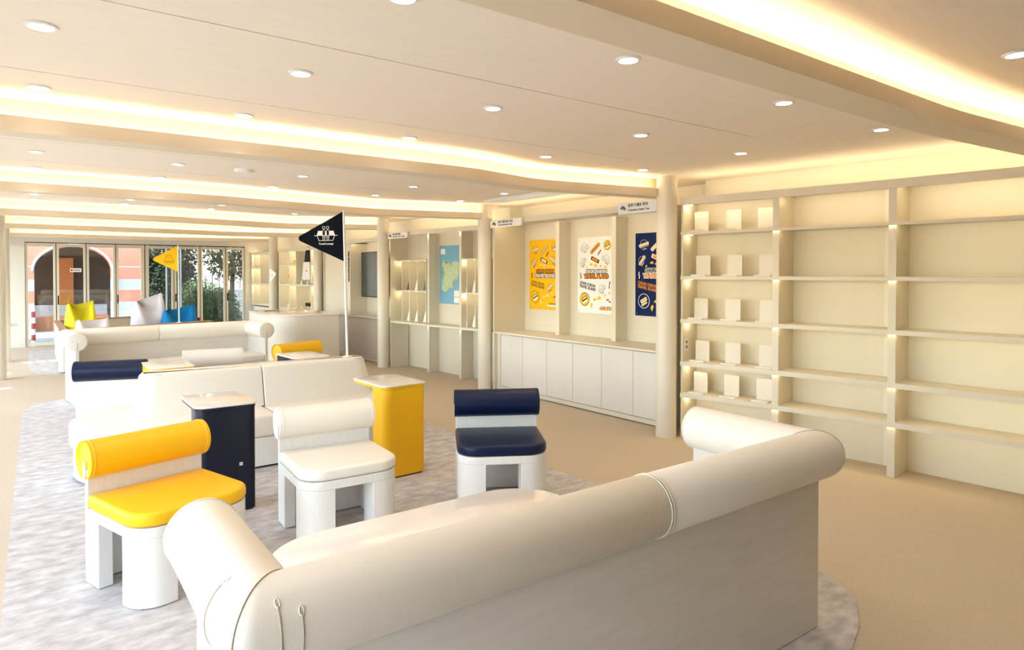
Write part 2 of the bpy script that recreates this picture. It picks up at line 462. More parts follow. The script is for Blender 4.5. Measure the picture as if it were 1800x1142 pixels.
# pillars
for i, (x, y, lb) in enumerate([(5.17, 4.40, 'round cream pillar between the bookcase and the poster cabinets'), (5.21, 7.74, 'round cream pillar between the poster cabinets and the map unit'),
                   (4.98, 10.6, 'round cream pillar between the map unit and the dark screen'), (4.96, 13.76, 'round cream pillar right of the shelf with tote bags'),
                   (4.83, 16.55, 'round cream pillar rising behind the small white table flag'), (5.35, 1.15, 'round cream pillar at the near end of the bookcase')]):
    bm = B(); cyl(bm, (x, y, 0), (x, y, HC - .001), .102, 40)
    if i == 5: pass
    tag(obj('pillar', bm, 'pillar'), lb, 'pillar')
for x, y, lb in [(-.42, 12.83, 'round cream pillar at the far left edge, the nearer one'), (-.42, 15.41, 'round cream pillar at the far left, just behind the nearer pillar')]:
    bm = B(); cyl(bm, (x, y, 0), (x, y, HC - .001), .1, 36)
    o = tag(obj('pillar', bm, 'pillar'), lb, 'pillar')
    if y > 14:
        bm = B(); disc_lathe(bm, (x, y, .66), [(.104, 0), (.115, .01), (.115, .04), (.104, .05)]); cyl(bm, (x + .09, y, .685), (x + .21, y, .685), .022, 12)
        obj('collar', bm, 'pillar', o)

# ---------------------------------------------------------------- ceiling fittings
def downlight():
    t = thing('downlight', '', 'ceiling light', (0, 0, HC))
    bm = B(); disc_lathe(bm, (0, 0, 0), [(.058, -.001), (.056, -.007), (.044, -.009), (.041, -.002)]); obj('trim_ring', bm, 'white', t)
    bm = B(); disc_lathe(bm, (0, 0, 0), [(.040, -.0045), (.0005, -.0045)], 24); obj('lens', bm, 'lamp', t)
    l = point_light('lamp', (0, 0, -.02), K_DOWN, (1, .9, .77), .035, spot=118); l.parent = t
    return t
DL0 = None
rows = [(1.02, 'nearest', (3.52, 4.65)), (2.09, 'second nearest', None), (-.6, 'added behind the viewpoint as fill', None), (3.17, 'third nearest', None), (4.22, 'before the second trough', None), (6.45, 'between second and third troughs', None),  # row behind the viewpoint is added out of view to brighten the ceiling
        (7.45, 'before the third trough', None), (9.9, 'between the third and fourth troughs', None), (10.55, 'before the fourth trough', None), (12.9, 'beyond the fourth trough', None), (15.8, 'nearest the doors', None)]
colx = [.04, 1.06, 2.19, 3.45, 4.62]
colname = ['leftmost', 'second from left', 'middle', 'fourth from left', 'rightmost']
for y, rn, xs in rows:
    for i, x in enumerate(xs or colx):
        if y > 9 and i == 4: continue
        if y > 12 and i == 3: continue
        if xs: i = i + 3
        lb = 'round recessed downlight, %s in the row %s' % (colname[i], rn)
        yy = y + (.05 * (i - 1) if y > 6 and i > 1 and i < 4 else 0)
        if DL0 is None: DL0 = downlight(); DL0.location = (x, yy, HC); DL0['label'] = lb; DL0['group'] = 'recessed downlights'
        else: dup(DL0, (x, yy, HC), 0, lb)
bm = B(); disc_lathe(bm, (1.62, 6.45, HC), [(.001, -.03), (.07, -.03), (.085, -.018), (.088, 0)])
tag(obj('ceiling_speaker', bm, 'white'), 'flat white round disc on the ceiling beyond the second trough', 'ceiling speaker')
t = thing('ceiling_vent', 'long white air conditioning vent with grey slats above the poster cabinets', 'air vent', (5.03, 6.5, HC))
bm = B()
Xv = Matrix.Translation((5.03, 6.5, HC)) @ Matrix.Rotation(R(2), 4, 'Z')
for (a, b, c, d) in ((-.18, .18, -.72, -.62), (-.18, .18, .62, .72), (-.18, -.08, -.62, .62), (.08, .18, -.62, .62)): box(bm, a, b, c, d, -.03, -.001, Xv)
obj('frame', bm, 'white', t, world_co=True, bevel=.004)
bm = B(); box(bm, -.08, .08, -.62, .62, -.006, -.001, Xv); obj('recess', bm, 'gry', t, world_co=True)
for i in range(3):
    bm = B(); box(bm, -.06 + i * .05, -.045 + i * .05, -.62, .62, -.026, -.008, Xv); obj('slat', bm, 'white', t, world_co=True)

# ---------------------------------------------------------------- near bookcase (three shallow-angled sections)
NOD = [(5.25, 4.29), (5.45, 3.36), (5.585, 2.42), (5.69, 1.28)]
SEC = [Frame(a, b) for a, b in zip(NOD, NOD[1:])]
SH = [(2.035, 2.062), (1.588, 1.621), (1.153, 1.191), (.722, .766), (.405, .447)]
SHN = ['top', 'second', 'third', 'fourth', 'lowest']
DEP = .33
bc = thing('bookcase', 'wide built-in cream bookcase with mostly empty shelves along the right wall', 'bookcase', (5.5, 2.8, 0))
for k, f in enumerate(SEC):
    bm = B(); f.box(bm, 0, f.L, DEP, DEP + .018, 0, 2.37); obj('back_panel', bm, 'unit', bc, world_co=True)
    for z0, z1 in SH:
        bm = B(); prism(bm, [f.p(0, -.004), f.p(f.L, -.004), f.p(f.L, .0012), f.p(0, .0012)], z0, z1); prism(bm, [f.p(0, .0012), f.p(f.L, .0012), f.p(f.L - .001, DEP), f.p(0.001, DEP)], z0 + .009, z1); obj('shelf', bm, 'unit', bc, world_co=True, smooth=False)
    bm = B(); prism(bm, [f.p(0, -.006), f.p(f.L, -.006), f.p(f.L, .022), f.p(0, .022)], 2.335, 2.405)
    prism(bm, [f.p(0, .022), f.p(f.L, .022), f.p(f.L, DEP), f.p(0, DEP)], 2.362, 2.38)
    obj('header', bm, 'unit', bc, world_co=True, smooth=False)
    bm = B(); f.box(bm, .06, f.L - .02, .032, .044, 2.352, 2.361); obj('light_strip', bm, 'strip', bc, world_co=True)
    bm = B(); f.box(bm, .02, f.L - .01, .06, .08, 2.381, 2.39); obj('light_strip', bm, 'cove_wall', bc, world_co=True)
    # upright at the far end of the section
    w = .02 if k == 0 else .058
    s0 = 0 if k == 0 else -.045
    bm = B(); f.box(bm, s0, s0 + w, .012, DEP, 0, 2.36); obj('side_panel' if k == 0 else 'divider', bm, 'unit', bc, world_co=True)
    for zi, z in enumerate([2.335] + [a for a, b in SH]):
        s = (.06 if k == 0 else s0 + w / 2); tt = .12 if k == 0 else -.012
        if k == 0:
            bm = B(); disc_lathe(bm, f.at(s, tt, z), [(.014, -.001), (.014, -.004), (.001, -.004)], 12); pl_ = obj('pin_light', bm, 'pin', bc, world_co=True)
            point_light('lamp', f.at(s, tt, z - .03), K_SHELF * .14, parent=bc)
        else:
            pass
    for z in [a for a, b in SH]:
        bm = B(); f.box(bm, .055 if k == 0 else -.05, f.L - (.05 if k < 2 else .04), .0025, .0105, z + .003, z + .0085); obj('light_strip', bm, 'shelf_led', bc, world_co=True)
f = SEC[2]; bm = B(); f.box(bm, f.L - .03, f.L, 0, DEP, 0, 2.36); obj('side_panel', bm, 'unit', bc, world_co=True)
# L-shaped display stands
st0 = None
for r_, (z0, z1) in enumerate([(0, 2.062), (0, 1.621), (0, 1.191), (0, .766), (0, .447)]):
    for c_, s in enumerate((.15, .48, .80)):
        f = SEC[0]; lb = 'white L-shaped display stand, %s of three on the %s bookcase shelf' % (('left', 'middle', 'right')[c_], SHN[r_])
        if r_ == 4: s -= .02
        p = f.at(s + random.uniform(-.015, .015), .17, z1 + .0005); rz = math.atan2(f.u.y, f.u.x) + R(random.uniform(-3, 3))
        if st0 is None:
            st0 = thing('display_stand', lb, 'display stand', p, rz, 'L-shaped display stands')
            bm = B(); prism(bm, [(x, z) for x, z in rrect(-.075, .075, 0, .205, (0, 0, .012, .012), 4)], -.0025, .0025, plane((0, 0, 0), (1, 0, 0), (0, 0, 1)))
            obj('upright_plate', bm, 'stand', st0)
            bm = B(); box(bm, -.075, .075, -.125, -.0025, 0, .004); box(bm, -.075, .075, -.128, -.122, 0, .016); obj('base_plate', bm, 'stand', st0)
        else: dup(st0, p, rz, lb)
f = SEC[0]
t = thing('power_outlet', 'white double power outlet on the left side panel of the bookcase', 'outlet', f.at(.02, .1, .93))
Xo = plane(f.at(.021, .085, .93), (f.n.x, f.n.y, 0), (0, 0, 1))
Xo = plane(f.at(.0205, .085, .93), (f.n.x, f.n.y, 0), (0, 0, 1)) @ Matrix.Rotation(math.pi, 4, 'Y')
# face must look along +s
Xo = plane(f.at(.0215, .085, .93), (-f.n.x, -f.n.y, 0), (0, 0, 1))
if Xo.col[2].to_3d().dot(Vector((f.u.x, f.u.y, 0))) < 0: Xo = plane(f.at(.0215, .085, .93), (f.n.x, f.n.y, 0), (0, 0, 1))
bm = B(); poly(bm, Xo, rr2(.07, .12, .006), 0, t=.006); obj('plate', bm, 'white', t, world_co=True)
bm = B(); [poly(bm, Xo, circ(.018, 16), .0065, at=(0, dz)) for dz in (.026, -.026)]; obj('socket', bm, 'gry', t, world_co=True)

# ---------------------------------------------------------------- poster cabinets
f2 = Frame((5.26, 7.68), (5.34, 4.56)); D2 = .56
pc = thing('cabinet_unit', 'built-in cream cabinet unit with six doors and poster alcoves above', 'cabinet', (5.5, 6.1, 0))
bm = B(); f2.box(bm, .07, .095, 0, D2, 0, 2.36); obj('side_panel', bm, 'unit', pc, world_co=True)
bm = B(); f2.box(bm, 3.08, 3.1, 0, D2, 0, 2.36); obj('side_panel', bm, 'unit', pc, world_co=True)
bm = B(); f2.box(bm, .07, 3.1, D2, D2 + .02, 0, 2.38); obj('back_panel', bm, 'unit', pc, world_co=True)
bm = B(); f2.box(bm, .095, 3.08, D2 - .012, D2, .9, .915); f2.box(bm, .095, 3.08, D2 - .006, D2, .83, .9); obj('backing_rail', bm, 'unit', pc, world_co=True)
bm = B(); f2.box(bm, .095, 3.08, -.01, D2, .805, .828); obj('countertop', bm, 'unit', pc, world_co=True, bevel=.003)
ds = [.17, .658, 1.16, 1.646, 2.138, 2.627, 3.075]
bm = B(); f2.box(bm, .095, 3.08, .09, D2, .02, .804); obj('body', bm, 'unit', pc, world_co=True)
bm = B(); f2.box(bm, .095, .165, .055, .09, .02, .804); obj('filler', bm, 'unit', pc, world_co=True)
bm = B(); f2.box(bm, .095, 3.08, .05, .09, .012, .062); obj('plinth', bm, 'unit', pc, world_co=True)
for a, b in zip(ds, ds[1:]):
    bm = B(); f2.box(bm, a + .0025, b - .0025, .058, .088, .068, .788); obj('door', bm, 'door', pc, world_co=True, bevel=.0015)
for s in (1.0, 2.02):
    bm = B(); f2.box(bm, s - .012, s + .06, D2 - .2, D2, .828, 2.335); obj('divider', bm, 'unit', pc, world_co=True)
bm = B(); f2.box(bm, .07, 3.1, -.006, .022, 2.33, 2.40); f2.box(bm, .07, 3.1, .022, D2, 2.362, 2.38); obj('header', bm, 'unit', pc, world_co=True)
bm = B(); f2.box(bm, .1, 3.05, .06, .08, 2.381, 2.39); obj('light_strip', bm, 'cove_wall', pc, world_co=True)
bm = B(); f2.box(bm, .12, 3.05, .03, .042, 2.352, 2.361); obj('light_strip', bm, 'strip', pc, world_co=True)

# ---------------------------------------------------------------- posters
def poster(name, label, X, w, h, base, c):
    """printed poster: c = dict of ink materials"""
    t = thing(name, label, 'poster', X.translation)
    bm = B(); poly(bm, X, rr2(w, h), .001, t=.002); obj('sheet', bm, base, t, world_co=True)
    U = lambda u, v: ((u - .5) * w, (.5 - v) * h)
    L = .0035
    inks = {}
    def ink(k): return inks.setdefault(k, B())
    for (u, v) in ((.04, .03), (.96, .03), (.04, .97), (.96, .97)): poly(ink('gry'), X, circ(.006, 10), L, at=U(u, v))
    # line-art badges: vehicle-like blocks with a tilted ribbon
    for (u, v, rot, s) in ((.19, .14, 14, 1), (.15, .33, 52, .9), (.74, .30, -28, 1), (.64, .68, 35, .9)):
        a = U(u, v)
        outline(ink(c['line']), X, [(-.06 * s, -.03 * s), (.06 * s, -.03 * s), (.05 * s, .03 * s), (.02 * s, .055 * s), (-.03 * s, .055 * s), (-.05 * s, .03 * s)], .003, L, a, rot)
        poly(ink(c['fill']), X, rr2(.15 * s, .034 * s, .008), L + .001, a, rot); outline(ink(c['line']), X, rr2(.15 * s, .034 * s, .008), .003, L + .002, a, rot)
        for i in range(5): poly(ink(c['line']), X, rr2(.004, .018 * s), L + .003, U(u + (i - 2) * .034 * math.cos(R(rot)), v - (i - 2) * .024 * math.sin(R(rot))), rot)
        poly(ink(c['dark']), X, rr2(.06 * s, .007), L, (a[0] + .01, a[1] - .052 * s), rot)
    a = U(.46, .15); poly(ink(c['dark']), X, rr2(.2, .046, .015), L, a, 38); poly(ink(c['rib']), X, rr2(.19, .036, .012), L + .001, a, 38)
    for i in range(6): poly(ink(c['dark']), X, rr2(.008, .018), L + .002, (a[0] + (i - 2.5) * .024 * math.cos(R(38)), a[1] + (i - 2.5) * .024 * math.sin(R(38))), 38)
    a = U(.46, .30); poly(ink(c['dark']), X, rr2(.15, .048, .004), L, a, -22); poly(ink(c['rib2']), X, rr2(.11, .03, .004), L + .001, a, -22)
    for (u, v, r_) in ((.77, .115, .062), (.19, .82, .088)):
        a = U(u, v); poly(ink(c['ring']), X, circ(r_), L, a); poly(ink(c['disc']), X, circ(r_ * .92), L + .001, a)
        poly(ink(c['dark']), X, rr2(r_ * 1.15, r_ * .5, .006), L + .002, (a[0], a[1] + r_ * .1), 28); poly(ink(c['wh']), X, rr2(r_ * .95, r_ * .2), L + .003, (a[0], a[1] + r_ * .14), 28)
        poly(ink(c['fill']), X, rr2(r_ * 1.05, r_ * .3, .006), L + .002, (a[0] + r_ * .1, a[1] - r_ * .38), 28)
    for (u, v, rot) in ((.55, .22, 70), (.59, .19, 62), (.08, .49, 75), (.09, .53, 80), (.83, .60, 75), (.82, .65, 85), (.78, .815, 20), (.83, .84, -30)):
        poly(ink(c['dash']), X, rr2(.045, .013, .004), L, U(u, v), rot)
    for (u, v, rot, s) in ((.24, .40, 45, .6), (.36, .36, 0, 1), (.47, .375, -12, 1.2), (.60, .385, 25, .8), (.72, .395, -10, .9), (.45, .82, 10, 1.1), (.56, .80, 12, 1.4), (.71, .765, 60, .8), (.82, .73, 0, .8), (.37, .90, 75, 1.3)):
        poly(ink(c['bits']), X, [(-.03 * s, -.008 * s), (.02 * s, -.014 * s), (.03 * s, .004 * s), (.006 * s, .018 * s), (-.014 * s, .010 * s)], L, U(u, v), rot)
    lines = []
    def txt(body, size, u, v, rot, inkn, lay, off=0, wide=1.0):
        b2 = text_bm(body, size, X, U(u, v), rot, L + lay, off, wide)
        add_bm(ink(inkn), b2)
    for (bd, sz, v, fc) in (('CHUN CHEON', .066, .455, c['t1']), ('TRAVEL ISLAND', .072, .518, c['t2'])):
        txt(bd, sz, .49, v, 0, c['out'], .001, .009, .86); txt(bd, sz, .49, v, 0, fc, .0032, .0022, .86)
    txt('CHUN CHEON', .05, .265, .622, -10, c['t3'], .001, .0015, .86); txt('TRAVEL ISLAND', .052, .265, .668, -10, c['t3b'], .001, .0015, .82)
    txt('CHUN CHEON', .028, .74, .915, 0, c['line'], .001, .001); txt('TRAVEL ISLAND', .033, .74, .94, 0, c['t2b'], .002, .003)
    for k, b in inks.items():
        obj('printed_artwork', b, k, t, world_co=True, smooth=False)
    return t
def PX(s, z): 
    # right along +s as seen from the room
    return plane(f2.at(s, D2 - .0045, z), (f2.u.x, f2.u.y, 0), (0, 0, 1))
def facing(fr, s, t_, z):
    Xp = plane(fr.at(s, t_, z), (fr.u.x, fr.u.y, 0), (0, 0, 1)); return Xp
W, H_ = .70, .985
cW = dict(line='gry', fill='wht', dark='black', rib='org', rib2='org', ring='black', disc='ylw', wh='wht', dash='black', bits='ylw', out='black', t1='wht', t2='org', t2b='org', t3='black', t3b='black')
cY = dict(line='brn', fill='wht', dark='black', rib='crm', rib2='wht', ring='brn', disc='ylw', wh='wht', dash='black', bits='crm', out='black', t1='org', t2='wht', t2b='wht', t3='brn', t3b='brn')
cN = dict(line='wht', fill='crm', dark='wht', rib='crm', rib2='org', ring='wht', disc='nvy', wh='ylw', dash='wht', bits='ylw', out='wht', t1='black', t2='org', t2b='crm', t3='org', t3b='org')
poster('poster', 'yellow poster with brown and white lettering, leftmost of the three posters', PX(.205 + W / 2, 1.63), W, H_, 'ylw', cY)
poster('poster', 'white poster with orange and black lettering, middle of the three posters', PX(1.215 + W / 2, 1.625), W, H_, 'wht', cW)
poster('poster', 'navy blue poster with orange lettering beside the pillar', PX(2.22 + W / 2, 1.635), W, H_, 'nvy', cN)

# header signs
def sign(label, fr, s0, s1, z0, z1, ko, en, t_=-.03):
    t = thing('header_sign', label, 'sign', fr.at((s0 + s1) / 2, t_, z0))
    X = plane(fr.at((s0 + s1) / 2, t_, (z0 + z1) / 2), (fr.u.x, fr.u.y, 0), (0, 0, 1))
    w, h = s1 - s0, z1 - z0
    bm = B(); poly(bm, X, rrect(-w / 2, w / 2, -h / 2, h / 2, (0, .035, 0, 0), 5), 0, t=.02); obj('board', bm, 'wht', t, world_co=True)
    bm = text_bm(ko, .04, X, (-w * .24, h * .17), 0, .021, .0008, align='LEFT', thick=.0015)
    add_bm(bm, text_bm(en, .031, X, (-w * .24, -h * .2), 0, .021, .0004, align='LEFT', thick=.0015)); obj('lettering', bm, 'black', t, world_co=True, smooth=False)
    bm = B()
    for i in range(4): poly(bm, X, circ(.022, 12, 1, .6), .021, (-w * .37 + (i - 1.5) * .014, (0, .014, .008, -.01)[i]))
    obj('emblem', bm, 'gry', t, world_co=True)
sign('white sign reading Travel Information Guide above the yellow poster', f2, .07, .77, 2.285, 2.385, '춘천 여행 정보 안내', 'Travel Information Guide')
sign('white sign reading Chuncheon Stamp Tour above the navy poster', f2, 2.50, 3.06, 2.30, 2.43, '춘천 스탬프 투어', 'Chuncheon Stamp Tour')

# ---------------------------------------------------------------- map unit
f3 = Frame((5.07, 10.50), (5.36, 7.86)); D3 = .285
mu = thing('brochure_unit', 'built-in cream unit with open knee space, brochure racks and a blue map', 'shelving unit', (5.4, 9.2, 0))
g3 = Frame((5.45, 10.55), (5.66, 7.8))
bm = B(); g3.box(bm, 0, g3.L, 0, .02, 0, 2.36); obj('back_panel', bm, 'unit', mu, world_co=True)
bm = B(); f3.box(bm, 0, 2.62, -.005, D3, .785, .82); obj('shelf', bm, 'unit', mu, world_co=True, bevel=.003)
bm = B(); f3.box(bm, 0, .02, 0, .36, 0, 2.34); obj('side_panel', bm, 'unit', mu, world_co=True)
for s, t0 in ((.90, .15), (1.84, .09)):
    bm = B(); f3.box(bm, s, s + .052, t0, D3 + (.07 if s < 1 else .03), 0, .785); f3.box(bm, s, s + .052, t0, D3 + (.07 if s < 1 else .03), .82, 2.31); obj('divider', bm, 'unit', mu, world_co=True)
    point_light('lamp', f3.at(s + .03, t0 - .03, .765), K_SHELF * .06, r=.006, parent=mu); point_light('lamp', f3.at(s + .03, t0 - .03, 2.27), K_SHELF * .1, r=.006, parent=mu)
bm = B(); f3.box(bm, 0, 2.64, -.006, .022, 2.29, 2.36); f3.box(bm, 0, 2.64, .022, D3, 2.32, 2.34); obj('header', bm, 'unit', mu, world_co=True)
bm = B(); f3.box(bm, .02, 2.6, .05, .07, 2.341, 2.35); obj('light_strip', bm, 'cove_wall', mu, world_co=True)
def rack(label, ed, t0):
    t = thing('brochure_rack', label, 'brochure rack', f3.at(ed[0], t0, .82))
    for i, (a, b) in enumerate(zip(ed, ed[1:])):
        bm = B(); f3.box(bm, b - .012, b, t0, D3 + .02, .8205, 1.87); obj('fin', bm, 'unit', t, world_co=True)
        for z in (1.33, 1.855):
            bm = B(); f3.box(bm, a, b - .012, t0, D3 + .02, z, z + .022); obj('shelf', bm, 'unit', t, world_co=True)
            p = f3.at(b - .06, t0 + .03, z)
            bm = B(); disc_lathe(bm, p, [(.012, -.001), (.012, -.003), (.001, -.003)], 10); obj('pin_light', bm, 'pin', t, world_co=True)
            point_light('lamp', (p[0], p[1], z - .025), K_SHELF * .2, parent=t)
    return t
rack('four-bay cream brochure rack left of the blue map', [.03, .155, .39, .632, .885], .14)
rack('cream brochure rack right of the blue map, partly behind the pillar', [1.90, 2.0, 2.2, 2.4], .12)
def brochure(s, z, h, label, m='wht'):
    X = plane(f3.at(s, .20 if s < 1 else .18, z), (f3.u.x, f3.u.y, 0), (f3.n.x * .25, f3.n.y * .25, .97))
    t = thing('brochure_stack', label, 'brochures', X.translation)
    h *= .85; bm = B(); poly(bm, X, [(-.04, 0), (.04, 0), (.04, h), (-.04, h)], 0, t=.012); obj('pages', bm, 'wht', t, world_co=True)
    bm = B(); poly(bm, X, [(-.038, .002), (.038, .002), (.038, h - .002), (-.038, h - .002)], .0125); obj('cover', bm, m, t, world_co=True)
mm = ['black', 'brn', 'wht', 'gry', 'wht', 'wht', 'grn', 'wht', 'wht', 'wht', 'wht', 'wht']
i = 0
for lev, z in (('upper', 1.353), ('lower', .8215)):
    for k in range(4):
        brochure((.09, .27, .51, .76)[k], z, .22, 'leaning brochures, %s from left, %s level of the rack left of the map' % (('first', 'second', 'third', 'fourth')[k], lev), mm[i]); i += 1
    for k in range(2):
        brochure((1.94, 2.1)[k], z, .22, 'leaning brochures, %s on the %s level of the rack right of the map' % (('first', 'second')[k], lev), mm[i % 12]); i += 1
# map
Xm = plane(g3.at(1.285, -.003, 1.625), (g3.u.x, g3.u.y, 0), (0, 0, 1))
t = thing('map_poster', 'tall light blue poster with a green district map', 'map', Xm.translation)
bm = B(); poly(bm, Xm, rr2(.6, .96), 0, t=.002); obj('sheet', bm, 'blu', t, world_co=True)
MP = [(.19, .21), (.24, .26), (.27, .3), (.36, .31), (.42, .29), (.5, .3), (.55, .33), (.6, .3), (.7, .27), (.8, .27), (.92, .3), (.95, .33), (.88, .37), (.9, .43), (.92, .48), (.86, .52), (.85, .57), (.76, .59), (.68, .6), (.62, .64), (.66, .68), (.62, .73), (.5, .72), (.42, .75), (.36, .78), (.26, .8), (.18, .77), (.1, .76), (.13, .7), (.12, .62), (.17, .55), (.22, .52), (.25, .45), (.22, .39), (.13, .36), (.12, .3), (.18, .27)]
def ev(p): return ((p[0] - .5) * .6, (.5 - p[1]) * .96)
bm = B(); poly(bm, Xm, [ev(p) for p in MP][::-1], .0025); bmesh.ops.triangulate(bm, faces=bm.faces, ngon_method='EAR_CLIP'); obj('land_area', bm, 'grn', t, world_co=True, smooth=False)
bm = B()
for (u, v, a, b) in ((.17, .1, .13, .09), (.82, .82, .15, .1), (.82, .93, .15, .09)): poly(bm, Xm, rr2(a, b), .0025, ev((u, v)))
for i in range(26): poly(bm, Xm, circ(.006, 8), .0035, ev((random.uniform(.05, .95), random.uniform(.22, .82))))
obj('legend_boxes', bm, 'wht', t, world_co=True)
bm = B()
for i in range(22): poly(bm, Xm, circ(.005, 8), .004, ev((random.uniform(.15, .85), random.uniform(.3, .75))))
obj('pins', bm, 'gry', t, world_co=True)
sign('small white sign above the brochure rack left of the map', f3, 0, .60, 2.245, 2.348, '춘천 테마 여행', 'Chuncheon Theme Tour Map')

# ---------------------------------------------------------------- screen bay
f4 = Frame((4.98, 13.58), (5.10, 11.0)); D4 = .36
su = thing('screen_unit', 'built-in cream cabinet with sliding doors below the large dark screen', 'cabinet', (5.2, 12.2, 0))
bm = B(); f4.box(bm, .06, 2.6, D4, D4 + .02, 0, 2.3); obj('back_panel', bm, 'unit', su, world_co=True)
bm = B(); f4.box(bm, .06, 2.6, -.005, D4, .805, .83); obj('countertop', bm, 'unit', su, world_co=True)
bm = B(); f4.box(bm, .06, .085, 0, D4, 0, .80); f4.box(bm, .06, .085, 0, D4, .83, 2.24); obj('side_panel', bm, 'unit', su, world_co=True)
bm = B(); f4.box(bm, .085, 2.6, .09, D4, .015, .804); obj('body', bm, 'unit', su, world_co=True)
bm = B(); f4.box(bm, .085, 2.6, .0, .09, .012, .055); obj('plinth', bm, 'unit', su, world_co=True)
for a, b, tt in ((.35, 1.35, .06), (1.33, 2.58, .03)):
    bm = B(); f4.box(bm, a, b, tt, tt + .025, .06, .795); obj('sliding_door', bm, 'back_wood', su, world_co=True, bevel=.002)
bm = B(); f4.box(bm, .06, 1.24, .03, D4, .831, 2.23); obj('closed_panel', bm, 'unit', su, world_co=True)
bm = B(); f4.box(bm, 1.24, 1.36, 0, D4, .831, 2.23); obj('divider', bm, 'unit', su, world_co=True)
bm = B(); f4.box(bm, .06, 2.6, -.006, .022, 2.23, 2.30); f4.box(bm, .06, 2.6, .022, D4, 2.26, 2.28); obj('header', bm, 'unit', su, world_co=True)
bm = B(); f4.box(bm, .1, 2.55, .05, .07, 2.281, 2.29); obj('light_strip', bm, 'cove_wall', su, world_co=True)
bm = B(); f4.box(bm, 1.4, 2.55, .03, .042, 2.25, 2.259); obj('light_strip', bm, 'strip', su, world_co=True)
t = thing('wall_screen', 'large dark grey flat screen mounted in the alcove behind the black flag', 'screen', f4.at(1.5, D4 - .1, 1.2))
bm = B(); f4.box(bm, 1.43, 2.37, .2, .25, 1.19, 2.06); obj('casing', bm, 'black', t, world_co=True, bevel=.004)
bm = B(); f4.box(bm, 1.445, 2.355, .194, .199, 1.205, 2.045); obj('panel', bm, 'tv', t, world_co=True)
bm = B(); f4.box(bm, 1.6, 2.2, .25, D4 - .001, 1.4, 1.8); obj('bracket', bm, 'black', t, world_co=True)
# black vertical lettering on the divider edge
Xk = plane(f4.at(1.30, -.003, 1.78), (f4.u.x, f4.u.y, 0), (0, 0, 1)); bm = B()
for i in range(9): add_bm(bm, text_bm('춘천여행라운지관광'[i], .075, Xk, (0, .26 - i * .066), 0, .001, .003, thick=.002))
o = tag(obj('vertical_lettering', bm, 'black', smooth=False), 'column of black lettering on the divider left of the screen', 'lettering')

# ---------------------------------------------------------------- far display shelves
def display(name, label, fr, depth, xs, sh, zt, zb, skip=(), n=''):
    t = thing(name, label, 'shelving unit', fr.at(fr.L / 2, .1, 0))
    s0, s1 = xs[0], xs[-1]
    bm = B(); fr.box(bm, s0, s1, depth, depth + .02, 0, zt + .06); obj('back_panel', bm, 'unit', t, world_co=True)
    bm = B(); fr.box(bm, s0, s1, -.006, .022, zt, zt + .065); fr.box(bm, s0, s1, .022, depth, zt + .03, zt + .05); obj('header', bm, 'unit', t, world_co=True)
    bm = B(); fr.box(bm, s0 + .02, s1 - .02, .05, .07, zt + .051, zt + .06); obj('light_strip', bm, 'cove_wall', t, world_co=True)
    for x in xs:
        bm = B(); fr.box(bm, x - .012, x + .012, 0, depth, zb, zt); obj('divider', bm, 'unit', t, world_co=True)
    for zi, z in enumerate(sh):
        for i, (a, b) in enumerate(zip(xs, xs[1:])):
            if (zi, i) in skip: continue
            bm = B(); fr.box(bm, a + .012, b - .012, -.003, depth, z - .035, z); obj('shelf', bm, 'unit', t, world_co=True)
    for zi, z in enumerate([zt] + [q - .035 for q in sh[:-1]]):
        for i, (a, b) in enumerate(zip(xs, xs[1:])):
            if zi and (zi - 1, i) in skip: continue
            bm = B(); disc_lathe(bm, fr.at((a + b) / 2, .12, z), [(.014, -.001), (.014, -.004), (.001, -.004)], 10); obj('pin_light', bm, 'pin', t, world_co=True)
            point_light('lamp', fr.at((a + b) / 2, .12, z - .03), K_SHELF * .9, parent=t)
    bm = B(); fr.box(bm, s0, s1, .05, depth, 0.0, zb - .04); obj('base_cabinet', bm, 'door', t, world_co=True)
    return t
f5 = Frame((4.82, 16.42), (4.95, 13.88))
X5 = [.3, .976, 1.403, 2.268, 2.53]
display('display_shelving', 'lit cream display shelving with tote bags and souvenirs behind the reception counter', f5, .3, X5, (1.857, 1.395, .821), 2.16, .79, {(0, 2)})
f6 = Frame((4.72, 18.12), (4.82, 16.66))
X6 = [0.0, .238, .673, 1.296, 1.45]
display('display_shelving', 'lit empty cream shelving in the far right corner next to the glass doors', f6, .3, X6, (1.80, 1.382, .859), 2.13, .82, {(0, 2)})
def bag(s, t_, label, sc=1):
    X = plane(f5.at(s, t_, 1.5), (f5.u.x, f5.u.y, 0), (0, 0, 1))
    t = thing('tote_bag', label, 'bag', X.translation, group='tote bags on the display shelf')
    bm = B(); pts = [(-.21, 0), (.17, 0), (.15, .4), (-.12, .4)]
    prism(bm, pts, 0, .05, X); obj('bag_body', bm, 'wht', t, world_co=True, bevel=.012)
    bm = B(); prism(bm, [(-.11, .39), (-.04, .39), (.05, .74), (.0, .74)], .012, .03, X); prism(bm, [(.06, .39), (.13, .39), (.09, .74), (.03, .74)], .016, .034, X); prism(bm, [(-.02, .45), (.06, .45), (.06, .7), (.02, .7)], .015, .03, X); obj('strap', bm, 'black', t, world_co=True)
    bm = B(); poly(bm, X, rr2(.1, .02), .051, (0, .2)); obj('print', bm, 'brn', t, world_co=True)
bag(1.72, .14, 'white tote bag with black straps, left one hanging in the display shelving')
bag(2.0, .06, 'white tote bag with black straps, right one hanging in the display shelving')
